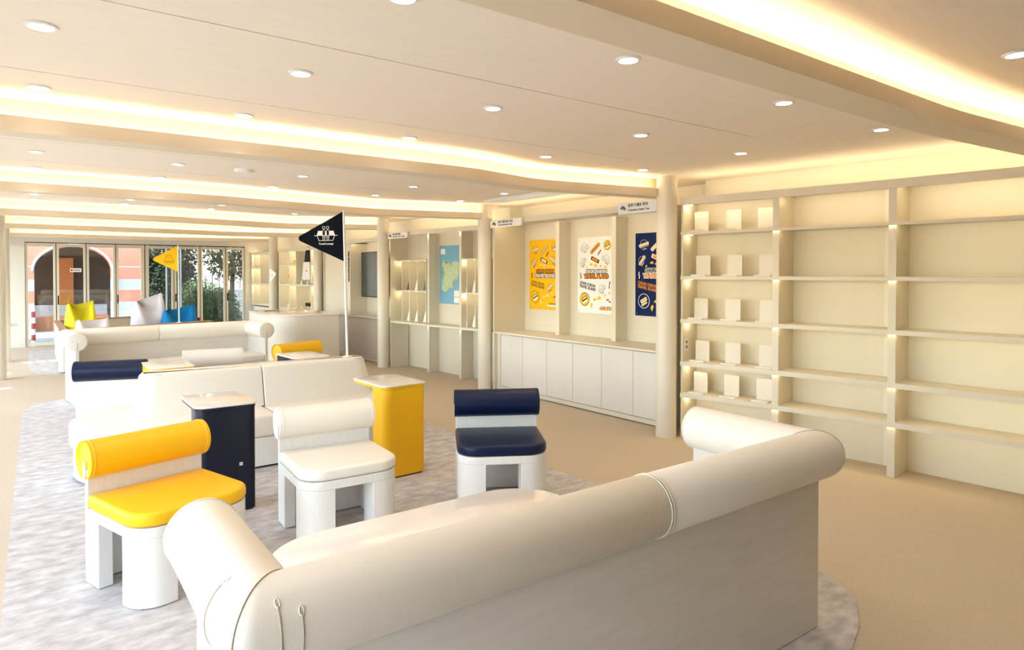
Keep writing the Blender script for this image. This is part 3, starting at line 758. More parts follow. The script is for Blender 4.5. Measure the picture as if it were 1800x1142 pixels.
def figurine(s, z, label, cols, h=.16, cat='figurine', name='figurine'):
    p = f5.at(s, .05, z + .001); t = thing(name, label, cat, p)
    bm = B(); disc_lathe(bm, (0, 0, 0), [(.03, 0), (.036, h * .2), (.028, h * .5), (.02, h * .58)], 16); obj('body', bm, cols[0], t)
    bm = B(); disc_lathe(bm, (0, 0, h * .55), [(.012, 0), (.03, h * .12), (.03, h * .28), (.012, h * .42), (.001, h * .44)], 16); obj('head', bm, cols[1], t)
figurine(.83, 1.857, 'tall pale figurine on the top shelf of the display shelving', ('wht', 'wht'), .26)
figurine(1.24, 1.857, 'small pale figurine on the top shelf right of the tall pale one', ('crm', 'wht'), .1)
figurine(.88, 1.395, 'figurine with navy cap and yellow base on the middle display shelf', ('ylw', 'navy'), .24)
figurine(.80, .821, 'small pale ornament on the lowest display shelf, left', ('wht', 'wht'), .1)
for k, s in enumerate((1.2, 1.62, 1.98, 2.4)):
    figurine(s, 1.395, 'tiny pale ornament on the middle display shelf, %s from the left' % ('first', 'second', 'third', 'fourth')[k], ('wht', 'wht'), .09)
    if k: figurine(s + (.0, .04, .04, .0)[k], .821, 'tiny pale ornament on the lowest display shelf, %s from the left' % ('', 'first', 'second', 'third')[k], ('wht', 'crm'), .09)
t = thing('gift_box', 'black and orange patterned box standing on the lowest display shelf', 'box', f5.at(1.93, .2, .93))
bm = B(); f5.box(bm, 1.66, 2.24, .14, .27, .822, .90); obj('riser', bm, 'crm', t, world_co=True)
bm = B(); f5.box(bm, 1.64, 2.24, .12, .27, .901, .975); obj('tray', bm, 'black', t, world_co=True, bevel=.005)
bm = B()
for i in range(9): disc_lathe(bm, f5.at(1.8 + i * .05, .17, .976), [(.024, 0), (.022, .02 + i * .006), (.008, .04 + i * .008)], 8)
obj('wrapped_contents', bm, 'org', t, world_co=True)

# ---------------------------------------------------------------- reception counter and table flag
rc = thing('reception_counter', 'pale curved reception counter with glossy top in front of the display shelving', 'counter', (3.8, 11.8, 0))
OUT = rrect(3.22, 4.35, 10.92, 12.9, (.48, .05, .05, .12), 10)
sk = [(x + (y - 11) * .03, y + (x - 3.2) * .02) for x, y in OUT]
bm = B(); prism(bm, [(3.78 + (x - 3.78) * .985, 11.9 + (y - 11.9) * .99) for x, y in sk], 0, .92); obj('body', bm, 'door', rc, world_co=True)
bm = B(); pillow(bm, sk, .921, .95, .008, 2); obj('top', bm, 'gloss', rc, world_co=True, label='glossy cream counter top')
t = thing('table_flag', 'small white pennant on a thin stand on the reception counter', 'flag', (3.56, 12.45, .951))
bm = B(); box(bm, -.1, .1, -.045, .045, 0, .012); obj('base', bm, 'oak', t, bevel=.003)
bm = B(); cyl(bm, (0, 0, .012), (0, 0, .78), .006, 10); obj('pole', bm, 'white', t)
Xf = plane((0.006, 0, .65), (.55, -.8, 0), (0, 0, 1)); bm = B(); prism(bm, [(0, -.13), (.14, .02), (.14, .05), (0, .14)], -.002, .002, Xf); obj('pennant', bm, 'wht', t)
bm = B(); outline(bm, Xf, circ(.022, 10), .005, .003, (.06, .01)); obj('emblem', bm, 'gry', t)

# ---------------------------------------------------------------- chairs
def make_chair(name, label, col, loc, rz):
    t = thing(name, label, 'chair', loc, rz, 'low chairs with round bolster backs')
    hw, hd = .31, .30; W_ = 'white_wood'
    foot = rrect(-hw, hw, -hd, hd - .036, (.14, .14, 0, 0), 8)
    bm = B(); prism(bm, foot, .345, .398); obj('seat_rail', bm, W_, t, bevel=.003)
    for sx in (-1, 1):
        q = rrect(-hw, -hw + .19, -hd, -hd + .17, (.14, 0, 0, 0), 8)
        if sx > 0: q = [(-x, y) for x, y in q][::-1]
        bm = B(); prism(bm, q, .004, .345); obj('leg', bm, W_, t, bevel=.003)
        x0, x1 = sorted((sx * hw, sx * (hw - .07)))
        bm = B(); box(bm, x0, x1, hd - .16, hd - .036, .004, .345); obj('leg', bm, W_, t, bevel=.003)
    bm = B(); box(bm, -hw, hw, hd - .036, hd, .004, .60); obj('back_panel', bm, W_, t, bevel=.003)
    bm = B(); box(bm, -hw + .01, hw - .01, hd - .03, hd - .006, 0, .004); 
    for sx in (-1, 1): box(bm, sx * hw * .78 - .03, sx * hw * .78 + .03, -hd + .05, -hd + .12, 0, .004)
    obj('glides', bm, 'dark', t)
    seat = rrect(-hw - .004, hw + .004, -hd - .004, hd - .037, (.145, .145, .01, .01), 8)
    bm = B(); pillow(bm, seat, .399, .472, .022, 5); obj('seat_cushion', bm, col, t)
    bm = B(); yb = hd - .018; ax = .655
    sweep(bm, [(-hw - .012, yb, ax), (hw + .012, yb, ax)], .102, 36, .014); obj('bolster', bm, col, t)
    bm = B()
    for sx in (-1, 1):
        box(bm, sx * (hw + .0105) - .002, sx * (hw + .0105) + .0025, yb - .010, yb + .010, .552, .645)
    sl = obj('bolster_slot', bm, W_, t)
    for sx in (-1, 1):
        bm = B(); pts = [(sx * (hw - .008), yb + .103 * math.cos(2 * math.pi * i / 36), ax + .103 * math.sin(2 * math.pi * i / 36)) for i in range(36)]
        ring_tube(bm, pts, .0022); obj('piping', bm, col, t)
    return t
def ring_tube(bm, pts, r, closed=True, seg=6):
    P = [Vector(p) for p in pts]; n = len(P); rings = []
    for i in range(n):
        a = P[i - 1] if (closed or i > 0) else P[i]; b = P[(i + 1) % n] if (closed or i < n - 1) else P[i]
        d = (b - a).normalized(); u = d.orthogonal().normalized()
        # stable frame
        ref = Vector((0, 0, 1)) if abs(d.z) < .9 else Vector((1, 0, 0))
        u = d.cross(ref).normalized(); v = d.cross(u)
        rings.append([bm.verts.new(P[i] + (u * math.cos(2 * math.pi * k / seg) + v * math.sin(2 * math.pi * k / seg)) * r) for k in range(seg)])
    for i in range(n if closed else n - 1):
        a, b = rings[i], rings[(i + 1) % n]
        # best rotation to avoid twists
        k0 = min(range(seg), key=lambda k: sum((a[j].co - b[(j + k) % seg].co).length for j in range(seg)))
        for k in range(seg):
            try: bm.faces.new((a[k], a[(k + 1) % seg], b[(k + 1 + k0) % seg], b[(k + k0) % seg]))
            except ValueError: pass
Z = .006
make_chair('lounge_chair', 'yellow chair with white wooden base at the front left beside the sofa arm', 'yellow', (.605, 3.944, Z), R(17.5))
make_chair('lounge_chair', 'cream white chair between the navy and yellow pedestal tables', 'leather', (1.60, 4.08, Z), R(-3))
make_chair('lounge_chair', 'navy blue chair facing forward right of the yellow pedestal table', 'navy', (2.725, 3.86, Z), R(-30))
make_chair('lounge_chair', 'navy blue chair seen from behind, beyond the left end of the island sofa', 'navy', (.73, 8.06, Z), R(180 - 17))
make_chair('lounge_chair', 'cream white chair behind the island sofa, only its bolster showing', 'leather', (1.75, 8.52, Z), R(180 - 9))
make_chair('lounge_chair', 'yellow chair behind the island sofa near the reception counter', 'yellow', (2.66, 8.68, Z), R(180 + 20))

# ---------------------------------------------------------------- pedestal tables
def make_table(label, col, loc, rz, mark=False):
    t = thing('pedestal_table', label, 'side table', loc, rz, 'C-shaped pedestal tables')
    bm = B(); prism(bm, rrect(-.19, .19, -.27, -.03, (.075, .03, .03, .075), 8), .012, .715); obj('column', bm, col, t, bevel=.002)
    bm = B(); prism(bm, rrect(-.18, .18, -.26, -.04, (.07, .03, .03, .07), 8), 0, .012); obj('foot', bm, 'dark', t)
    bm = B(); prism(bm, rrect(-.192, .192, -.272, .268, (.08, .03, .08, .03), 8), .716, .734); obj('under_plate', bm, col, t)
    bm = B(); pillow(bm, rrect(-.2, .2, -.28, .275, (.085, .035, .085, .035), 8), .735, .75, .005, 3); obj('table_top', bm, 'gloss', t, label='glossy white top')
    if mark:
        X = plane((.09, -.2705, .33), (1, 0, 0), (0, 0, 1)); bm = B()
        for a, b in ((-.006, .006), (.006, .006), (-.006, -.006), (.006, -.006)): poly(bm, X, rr2(.010, .010), .0006, (a, b))
        obj('emblem', bm, 'white', t, label='small white square emblem')
    return t
make_table('navy blue pedestal table with glossy white top behind the yellow chair', 'navy_paint', (1.065, 5.0, Z), 0, True)
make_table('yellow pedestal table with glossy white top between the white and navy chairs', 'yellow_paint', (2.41, 5.03, Z), R(3))
make_table('navy pedestal table beyond the right end of the island sofa', 'navy_paint', (2.40, 7.15, Z), R(180 + 4))
make_table('yellow pedestal table beyond the island sofa, just right of the far navy chair', 'yellow_paint', (1.08, 7.22, Z), R(180))

# ---------------------------------------------------------------- island sofa
isl = thing('island_sofa', 'cream island sofa with rounded ends and a central slanted backrest', 'sofa', (1.67, 6.3, Z))
xl, xr, yn, yf = .23, 3.1, 5.66, 6.94
for a, b, rad in ((xl, 1.684, (.62, .01, .01, .62)), (1.69, xr, (.01, .62, .62, .01))):
    bm = B(); pillow(bm, rrect(a, b, yn, yf, rad, 16), .265, .452, .035, 5); obj('seat_cushion', bm, 'leather', isl, world_co=True)
bm = B(); prism(bm, rrect(xl + .03, xr - .03, yn + .02, yf - .02, .60, 16), .02 + Z, .265); obj('plinth', bm, 'white_wood', isl, world_co=True)
bm = B(); prism(bm, rrect(xl + .06, xr - .06, yn + .05, yf - .05, .56, 16), Z, .02 + Z); obj('recessed_foot', bm, 'dark', isl, world_co=True)
def back(a0, a1, b0, b1, rl, rr_):
    bm = B(); rings = []
    N = 10
    def ring(k, ins=0):
        x0 = a0 + (b0 - a0) * k; x1 = a1 + (b1 - a1) * k; y0 = 6.10 + .09 * k; y1 = 6.54 - .09 * k
        q = rrect(x0 + ins * (rl > .02), x1 - ins * (rr_ > .02), y0 + ins, y1 - ins, (rl, rr_, rr_, rl), 8)
        return q, .452 + .35 * k
    for k in (0, .25, .5, .75, .93):
        q, z = ring(k); rings.append([Vector((x, y, z)) for x, y in q])
    for k, ins in ((.96, .004), (.985, .014), (1.0, .032)):
        q, z = ring(k, ins); rings.append([Vector((x, y, z)) for x, y in q])
    loft(bm, rings); return bm
obj('backrest_cushion', back(.67, 1.697, .73, 1.697, .13, .012), 'leather', isl, world_co=True)
obj('backrest_cushion', back(1.703, 2.80, 1.703, 2.73, .012, .13), 'leather', isl, world_co=True)
for x, sx in ((.73 + .12, -1), (2.73 - .12, 1)):   # gathered piping round the rounded top ends
    bm = B(); pts = [(x + sx * .1 * math.cos(R(a)), 6.32 + .12 * math.sin(R(a)), .797) for a in range(-110, 111, 10)]
    for i, p in enumerate(pts): disc_lathe(bm, (p[0], p[1], p[2]), [(.007, -.004), (.008, .002), (.003, .006)], 6)
    obj('gathered_seam', bm, 'leather', isl, world_co=True)

# flags
def flag(label, base, lean, H0, z_top, hoist, length, cloth, kind):
    t = thing('pennant_flag', label, 'flag', base)
    top = Vector((lean[0], lean[1], H0))
    bm = B(); cyl(bm, (0, 0, 0), tuple(top), .0125, 16, .011); obj('pole', bm, 'white', t)
    bm = B(); disc_lathe(bm, (0, 0, 0), [(.05, 0), (.05, .004), (.02, .012), (.014, .02)]); obj('socket', bm, 'white', t)
    vr = Vector((math.cos(YAW), -math.sin(YAW), 0)) if True else None
    ax = top.normalized()
    r_ = vr.normalized(); n_ = r_.cross(ax).normalized(); r_ = ax.cross(n_).normalized()
    X = Matrix((r_, ax, n_)).transposed().to_4x4(); X.translation = ax * (z_top)
    # outline with rounded tip; hoist runs down from 0 to -hoist
    m = -hoist * .52; tip = []
    for i in range(7):
        a = R(110 + 140 * i / 6); tip.append((-length + .03 + .032 * math.cos(a), m + .032 * math.sin(a)))
    pts = [(-.012, 0)] + tip + [(-.012, -hoist)]
    bm = B(); prism(bm, pts, -.002, .002, X); obj('cloth', bm, cloth, t)
    return t, X
fl, X = flag('black triangular flag with a boat emblem on a tall white pole at the island sofa', (2.575, 6.325, .8035), (-.025, .02), 1.478, 1.468, .50, .46, 'bflag', 0)
c0 = (-.185, -.235); bm = B(); L = .0026
for sx in (-1, 1):
    cx = c0[0] + sx * .02
    outline(bm, X, circ(.0135, 16), .0042, L, (cx, c0[1] + .078))
    outline(bm, X, [(cx - .013, c0[1] - .022), (cx - .013, c0[1] + .04)] + [(cx + .013 * math.cos(R(a)), c0[1] + .04 + .018 * math.sin(R(a))) for a in range(165, 0, -30)] + [(cx + .013, c0[1] + .04), (cx + .013, c0[1] - .022)], .0036, L + .001, closed=False)
    outline(bm, X, rr2(.022, .04), .003, L + .001, (cx, c0[1] - .03)); outline(bm, X, [(0, .015), (0, -.015)], .003, L, (cx, c0[1] - .03), closed=False)
    q = [(sx * .036, .0), (sx * .092, .0), (sx * .078, .046), (sx * .036, .046)]
    poly(bm, X, q if sx > 0 else q[::-1], L, c0)
poly(bm, X, [(-.005, 0), (.005, 0), (.004, .044), (-.004, .044)], L, c0)
outline(bm, X, [(-.115, -.002), (-.088, -.002), (-.07, -.052), (.07, -.052), (.088, -.002), (.115, -.002)], .005, L, c0, closed=False)
outline(bm, X, [(-.115, 0), (.115, 0)], .0045, L, c0, closed=False)
add_bm(bm, text_bm('Travel Lounge', .026, X, (c0[0], c0[1] - .085), 0, L, .0006, thick=.001))
obj('emblem', bm, 'wht', fl, smooth=False)
bp = (2.235, 13.62, .722)
fl2, X = flag('yellow triangular flag on a white pole at the bean bag pen', bp, (-.01, 0), 1.45, 1.44, .48, .47, 'yflag', 1)
bm = B(); L = .0026
outline(bm, X, [(-.035, .08), (.035, .08), (.045, .03), (.09, -.02), (.085, -.06), (-.085, -.06), (-.09, -.02), (-.045, .03)], .008, L, (-.17, -.25))
for w_, y_ in ((.03, .05), (.06, .01), (.14, -.03), (.15, -.045), (.13, -.09)): poly(bm, X, rr2(w_, .006), L, (-.17, -.25 + y_))
obj('emblem', bm, 'brn', fl2)

# ---------------------------------------------------------------- U-shaped bolster sofas
def make_sofa(label, loc, rz, Wd=2.535, Dp=.70):
    """local frame: back along y=0 (outer face), arms towards +y, x from 0 to Wd"""
    t = thing('bolster_sofa', label, 'sofa', loc, rz, 'U-shaped cream bolster sofas')
    th = .04; zt = .80; r = .112; W_ = 'back_wood'
    bm = B(); q = rrect(0, Wd, 0, th, (.03, .03, 0, 0), 5); prism(bm, q, .004, zt); obj('back_panel', bm, W_, t, bevel=.002)
    for x0 in (0, Wd - th):
        bm = B(); box(bm, x0, x0 + th, th, Dp, .004, zt); obj('side_panel', bm, W_, t, bevel=.002)
    bm = B(); box(bm, th, Wd - th, th, Dp - .03, .05, .36); obj('seat_base', bm, 'white_wood', t)
    bm = B(); box(bm, th + .04, Wd - th - .04, th, Dp - .1, .0, .05); obj('recessed_foot', bm, 'dark', t)
    mid = Wd * .545
    for a, b in ((th + .002, mid - .002), (mid + .002, Wd - th - .002)):
        bm = B(); pillow(bm, rrect(a, b, th + .002, Dp - .01, .02, 4), .361, .45, .025, 4); obj('seat_cushion', bm, 'leather', t)
    c = th / 2; zc = zt
    def corner(cx, cy, a0, a1, n=8, rad=.10): return [(cx + rad * math.cos(R(a0 + (a1 - a0) * i / n)), cy + rad * math.sin(R(a0 + (a1 - a0) * i / n)), zc) for i in range(n + 1)]
    pathL = [(c, Dp + .012, zc), (c, c, zc), (mid - .001, c, zc)]
    pathR = [(mid + .001, c, zc), (Wd - c, c, zc), (Wd - c, Dp + .012, zc)]
    for pth in (pathL, pathR):
        bm = B(); mitred_bolster(bm, pth, r); b_ = obj('bolster', bm, 'leather', t, angle=62)
        for end in (0, -1):
            p = Vector(pth[end]); q = Vector(pth[1 if end == 0 else -2]); d = (q - p).normalized() * (.012 if abs(q.y - p.y) > abs(q.x - p.x) else .005)
            s = d.normalized().cross(Vector((0, 0, 1))); bm = B()
            ring_tube(bm, [tuple(p + d + s * (r + .001) * math.cos(2 * math.pi * i / 40) + Vector((0, 0, 1)) * (r + .001) * math.sin(2 * math.pi * i / 40)) for i in range(40)], .0028)
            obj('piping', bm, 'leather', b_)
    # stitched seams round the left and right corners, with their gathered dimples
    for sx in (0, 1):
        def S(al, ang, rr=r + .0014):
            # al = plan angle round the corner (0 = arm side, 90 = back side); ang = section angle from the top outwards
            h = rr * math.sin(R(ang)); v = rr * math.cos(R(ang)); ro = .07 * max(0, h) / r; q = min(90, max(0, al))
            if h > 0: x_, y_ = c - h + ro - ro * math.cos(R(q)), c - h + ro - ro * math.sin(R(q))
            else: x_, y_ = c - h, c - h
            if al > 90: x_ = c + (al - 90) * .0028
            if al < 0: y_ = c - al * .0028
            z_ = zc + v
            return (Wd - x_ if sx else x_, y_, z_)
        bm = B(); ring_tube(bm, [S(45, a) for a in range(-40, 150, 6)], .0016, closed=False); obj('seam', bm, 'seam', t)
        if sx == 0:
            for al, a0 in ((-30, 34), (94, 44), (112, 60)):
                bm = B(); ring_tube(bm, [S(al, a) for a in range(a0, 140, 5)], .0014, closed=False); obj('seam', bm, 'seam', t)
                for d_ in (-3.5, 3.5):
                    bm = B(); ring_tube(bm, [S(al + d_ * .55 * math.sqrt(max(0, 1 - (k / 3) ** 2)), a0 + k * 1.9, r + .0006) for k in range(-3, 4)], .002, closed=False); obj('gather', bm, 'leather', t)
    # panel edge slots on the arm ends
    for x0 in (c, Wd - c):
        bm = B(); box(bm, x0 - .004, x0 + .004, Dp + .011, Dp + .0145, zc - .1, zc - .01); obj('end_slot', bm, 'seam', t)
        bm = B(); cyl(bm, (x0 + .045, Dp + .011, zc + .01), (x0 + .045, Dp + .015, zc + .01), .005, 10); obj('end_button', bm, 'seam', t)
    return t
def mitred_bolster(bm, path, r, seg=40, e=.012):
    P0, C_, P2 = [Vector(p) for p in path]; up = Vector((0, 0, 1)); rings = []
    def ring(p, d, rr):
        s_ = d.cross(up).normalized()
        return [p + (s_ * math.cos(2 * math.pi * i / seg) + up * math.sin(2 * math.pi * i / seg)) * rr for i in range(seg)]
    d0 = (C_ - P0).normalized(); d1 = (P2 - C_).normalized(); o0, o1 = d0.cross(up), d1.cross(up)
    rings += [ring(P0, d0, r - e), ring(P0 + d0 * e * .3, d0, r - e * .3), ring(P0 + d0 * e, d0, r)]
    rings.append(ring(C_ - d0 * .16, d0, r))
    for k in range(9):
        a = R(90 * k / 8); rg = []
        for i in range(seg):
            h = r * math.cos(2 * math.pi * i / seg); v = r * math.sin(2 * math.pi * i / seg)
            V = C_ + (o0 + o1) * h
            if h > 0:
                ro = .07 * h / r; V = V - (o0 + o1) * ro + (o0 * math.cos(a) + o1 * math.sin(a)) * ro
            else: V = V + (d1 - d0) * (.0015 * (k - 4)) * .5 + (d0 + d1) * (.0008 * (k - 4))
            rg.append(V + up * v)
        rings.append(rg)
    rings.append(ring(C_ + d1 * .16, d1, r))
    rings += [ring(P2 - d1 * e, d1, r), ring(P2 - d1 * e * .3, d1, r - e * .3), ring(P2, d1, r - e)]
    loft(bm, rings)
make_sofa('large cream U-shaped bolster sofa in the foreground, seen from behind', (.42, 1.59, Z), 0)
make_sofa('cream U-shaped bolster sofa in the background facing the viewpoint', (0, 0, Z), 0, Wd=2.40)
far = [o for o in COL.objects if o.name.startswith('bolster_sofa') and 'background' in o.get('label', '')][0]
# far sofa opens towards the viewpoint
an = R(7); ux, uy = math.cos(an), math.sin(an); L_ = 2.40
mx, my = (.45 + 2.79) / 2, (9.60 + 9.89) / 2
nx, ny = -uy, ux
far.rotation_euler = (0, 0, an + math.pi)
far.location = (mx + ux * L_ / 2 + nx * .72, my + uy * L_ / 2 + ny * .72, Z)

# coffee table in the near group
ct = thing('coffee_table', 'long low glossy table with rounded ends behind the foreground sofa back', 'coffee table', (1.5, 2.65, Z))
bm = B(); pillow(bm, rrect(.76, 2.30, 2.36, 2.975, .30, 16), .42, .45, .008, 3); obj('table_top', bm, 'gloss', ct, world_co=True)
bm = B(); prism(bm, rrect(1.0, 2.05, 2.5, 2.84, .16, 10), Z, .419); obj('base', bm, 'white_wood', ct, world_co=True)

# ---------------------------------------------------------------- bean bag pen
pen = thing('bean_bag_pen', 'low whitish pen with oak top rail holding the bean bags', 'play pen', (1.4, 14.4, Z))
A_, B_, C_, D_ = Vector((.42, 13.05)), Vector((2.85, 14.0)), Vector((2.55, 16.75)), Vector((.40, 15.75))
def wallseg(p, q, th, z0, z1):
    d = (q - p).normalized(); n = Vector((-d.y, d.x)) * th / 2
    return [tuple(p - n), tuple(q - n), tuple(q + n), tuple(p + n)], z0, z1
for nm, p, q in (('front_wall', A_, B_), ('side_wall', A_ + Vector((.0, .05)), D_), ('back_wall', D_, C_)):
    bm = B(); prism(bm, *wallseg(p, q, .12 if nm == 'front_wall' else .07, .03, .69)); obj(nm, bm, 'white_wood' if nm == 'front_wall' else 'unit', pen, world_co=True, bevel=.02 if nm == 'front_wall' else .003)
    bm = B(); prism(bm, *wallseg(p - (q - p).normalized() * .03, q + (q - p).normalized() * .03, .17 if nm == 'front_wall' else .11, .691, .712)); obj('top_rail', bm, 'oak', pen, world_co=True, label='oak top rail')
bm = B(); cyl(bm, (A_.x, A_.y + .02, .03), (A_.x, A_.y + .02, .69), .075, 24); obj('corner_post', bm, 'white_wood', pen, world_co=True)
def bean(label, loc, rz, w, h, th, m, ear=(.2, .2), tagc=None):
    t = thing('bean_bag', label, 'bean bag', loc, rz)
    bm = B(); NU, NV = 28, 16; rings = []
    for j in range(NV + 1):
        v = j / NV
        ring = []
        for i in range(NU):
            a = 2 * math.pi * i / NU; ca, sa = math.cos(a), math.sin(a)
            sx = math.copysign(abs(ca) ** .6, ca); sy = math.copysign(abs(sa) ** .8, sa)
            prof = math.sin(math.pi * min(1, .16 + v * .55 + .0)) if v < .6 else math.sin(math.pi * (.49)) * (1 - ((v - .6) / .4) ** 2.6 * .95)
            wx = w / 2 * (1.05 - .22 * v) * (1 if v > .05 else .9)
            ty = th / 2 * max(.11, prof)
            x = sx * wx; y = sy * ty
            q_ = min(1, max(0, (abs(sx) - .15) / .75)); e = (ear[1] if sx > 0 else ear[0]) * (q_ * q_ * (3 - 2 * q_) - .12 * max(0, abs(sx) - .9) * 10)
            z = v * (h * (1 - .5 * (ear[0] + ear[1]) / 2 * 1.0) + h * e * .9) 
            z += .012 * math.sin(9 * a + 5 * v) * v
            ring.append(Vector((x, y + .02 * math.sin(6 * sx + 3 * v), max(z, .0))))
        rings.append(ring)
    loft(bm, rings); obj('bag', bm, m, t, angle=70)
    if tagc:
        bm = B(); box(bm, w * .47, w * .47 + .06, -.004, .004, h * .72, h * .86); obj('cloth_tag', bm, tagc, t, label='dark red cloth tag')
    bm = B(); cyl(bm, (-w * .36, -th * .1, h * .9), (-w * .36, th * .1, h * .9), .012, 8); obj('carry_loop', bm, m, t)
bean('bright yellow bean bag at the left end of the pen', (.72, 14.3, .01), R(12), .52, .97, .55, 'bag_y', (.35, .42))
bean('flat white bean bag in front of the yellow one with a red tag', (.87, 13.75, .01), R(15), .62, .74, .42, 'bag_w', (.30, .34), 'red')
bean('tall white bean bag in the middle of the pen', (1.93, 15.2, .01), R(14), .66, 1.02, .6, 'bag_w', (.22, .42))
bean('bright blue bean bag at the right end of the pen', (2.42, 14.75, .01), R(10), .74, .84, .5, 'bag_b', (.26, .44), 'red')

# ---------------------------------------------------------------- outside
bm = B(); box(bm, -30, 40, 18.35, 60, -.25, -.12); box(bm, -30, -.92, -12, 18.35, -.25, -.12)
tag(obj('paving', bm, 'stone'), 'pale paving outside the glass doors', 'paving', kind='structure')
blocker = thing('sunblocker', 'flat canopy added unseen outside the glazed side, its holes shaping sun patches', 'sunblocker', (-1.8, 7, 2.75))  # unseen; added to stop the sun except through its small holes
for x0, x1, a, b in ((-2.6, -.92, -3, 11.45), (-2.6, -.92, 11.6, 13.2), (-2.6, -.92, 13.35, 14.58), (-2.6, -.92, 14.84, 18.3),
                     (-2.6, -2.0, 11.45, 11.6), (-1.85, -.92, 11.45, 11.6), (-2.6, -2.04, 13.2, 13.35), (-1.89, -.92, 13.2, 13.35),
                     (-2.6, -1.76, 14.58, 14.84), (-1.6, -1.55, 14.58, 14.84), (-1.4, -1.35, 14.58, 14.84), (-1.2, -.92, 14.58, 14.84)):
    bm = B(); box(bm, x0, x1, a, b, 2.7, 2.76); obj('sunblocker_panel', bm, 'door', blocker, world_co=True)
bm = B(); box(bm, -2.6, -2.5, -3, 18.3, 2.6, 2.7); obj('sunblocker_rim', bm, 'door', blocker, world_co=True)
shd = thing('door_sunscreen', 'flat roof added out of view outside the glass doors to block sun', 'roof', (2, 24, 3.35))  # unseen slab, added to keep direct sun off the ground outside
bm = B(); box(bm, -7, 9.5, 18.4, 21.6, 3.35, 3.5); obj('sunscreen_slab', bm, 'pale', shd, world_co=True)
bm = B()
for px_, py_ in ((-6.8, 18.6), (-6.8, 21.4), (9.3, 18.6), (9.3, 21.4)): cyl(bm, (px_, py_, -.12), (px_, py_, 3.35), .12, 16)
obj('column', bm, 'pale', shd, world_co=True)  # posts added with the unseen shading slab
bd = thing('building', 'salmon and white striped building with a dark arched opening outside the doors', 'building', (1.2, 24, 0))
# facade with arch: centre x 1.03, spring z 1.8, radius ~1.0
cx, spr, ra = 1.05, 1.72, .98
def facade(z0, z1, m, y=24.0):
    """horizontal band of the facade outside the arch"""
    for side in (-1, 1):
        if z1 <= spr: hw0 = hw1 = ra
        xs = []
        bm = B(); n = 8; ptsI = []
        for i in range(n + 1):
            z = z0 + (z1 - z0) * i / n
            hw = ra if z <= spr else (math.sqrt(max(0, ra * ra - ((z - spr) / .78) ** 2)))
            ptsI.append((cx + side * hw, z))
        out = cx + side * (2.35 if side < 0 else 1.85)
        X_ = plane((0, y, 0), (1, 0, 0), (0, 0, 1))
        pp = ptsI + [(out, z1), (out, z0)]
        if side < 0: pp = pp[::-1]
        prism(bm, pp, -.4, 0, X_); obj('wall_band', bm, m, bd, world_co=True, smooth=False)
zz = [-.2, .75, 1.10, 1.47, 1.84, 4.0]
for (a, b, m) in ((-.15, .32, 'pale'), (.32, .75, 'pale'), (.75, 1.12, 'pink'), (1.12, 1.46, 'pale'), (1.46, 1.84, 'pink'), (1.84, 1.87, 'pale'), (1.87, 2.2, 'pink'), (2.2, 3.4, 'pink')): facade(a, b, m)
bm = B(); pts = [(cx + (ra + .04) * math.cos(R(a)), 23.97, spr + (ra + .04) * .78 * math.sin(R(a))) for a in range(0, 181, 6)]
ring_tube(bm, [(cx + ra + .04, 23.97, 0)] + pts + [(cx - ra - .04, 23.97, spr)], .035, closed=False, seg=8); obj('arch_moulding', bm, 'pale', bd, world_co=True)
bm = B(); box(bm, -1.6, 3.2, 26.2, 26.3, -.15, 3.2); obj('inner_wall', bm, 'inner', bd, world_co=True)
bm = B(); box(bm, -1.6, 3.2, 24.4, 26.3, 3.0, 3.1); obj('inner_ceiling', bm, 'inner', bd, world_co=True)
bm = B(); box(bm, .62, 1.12, 25.9, 26.15, .3, 2.15); obj('tiled_pier', bm, 'obrick', bd, world_co=True)
bm = B(); box(bm, -1.3, 2.0, 24.6, 25.2, -.12, .30); obj('brick_step', bm, 'obrick', bd, world_co=True)
bm = B(); box(bm, -1.3, 2.0, 25.2, 25.9, -.12, .62); obj('stone_step', bm, 'pale', bd, world_co=True)
t = thing('barrier_post', 'post wrapped in red and white barrier tape outside the left glass door', 'post', (.03, 19.6, -.12))
for i in range(6):
    bm = B(); cyl(bm, (0, 0, i * .14), (0, 0, i * .14 + .139), .045, 14); obj('band', bm, 'red' if i % 2 else 'wht', t)
# garden
bm = B(); box(bm, 3.25, 12, 19.5, 29.9, -.118, -.02); tag(obj('planting_bed', bm, 'soil'), 'dark planting bed outside the right glass doors', 'garden bed')
def leafball(bm, c, rx, ry, rz_, n, sz):
    for i in range(n):
        u = random.gauss(0, 1), random.gauss(0, 1), random.gauss(0, 1); l = math.sqrt(sum(q * q for q in u)) or 1
        k = random.uniform(.55, 1.0)
        p = Vector((c[0] + u[0] / l * rx * k, c[1] + u[1] / l * ry * k, max(c[2] + u[2] / l * rz_ * k, .1 + random.uniform(0, .1))))
        a = Vector((random.uniform(-1, 1), random.uniform(-1, 1), random.uniform(-1, 1))).normalized(); b = a.orthogonal().normalized(); s = sz * random.uniform(.6, 1.3)
        bm.faces.new([bm.verts.new(p - a * s), bm.verts.new(p + b * s * .4), bm.verts.new(p + a * s), bm.verts.new(p - b * s * .4)])
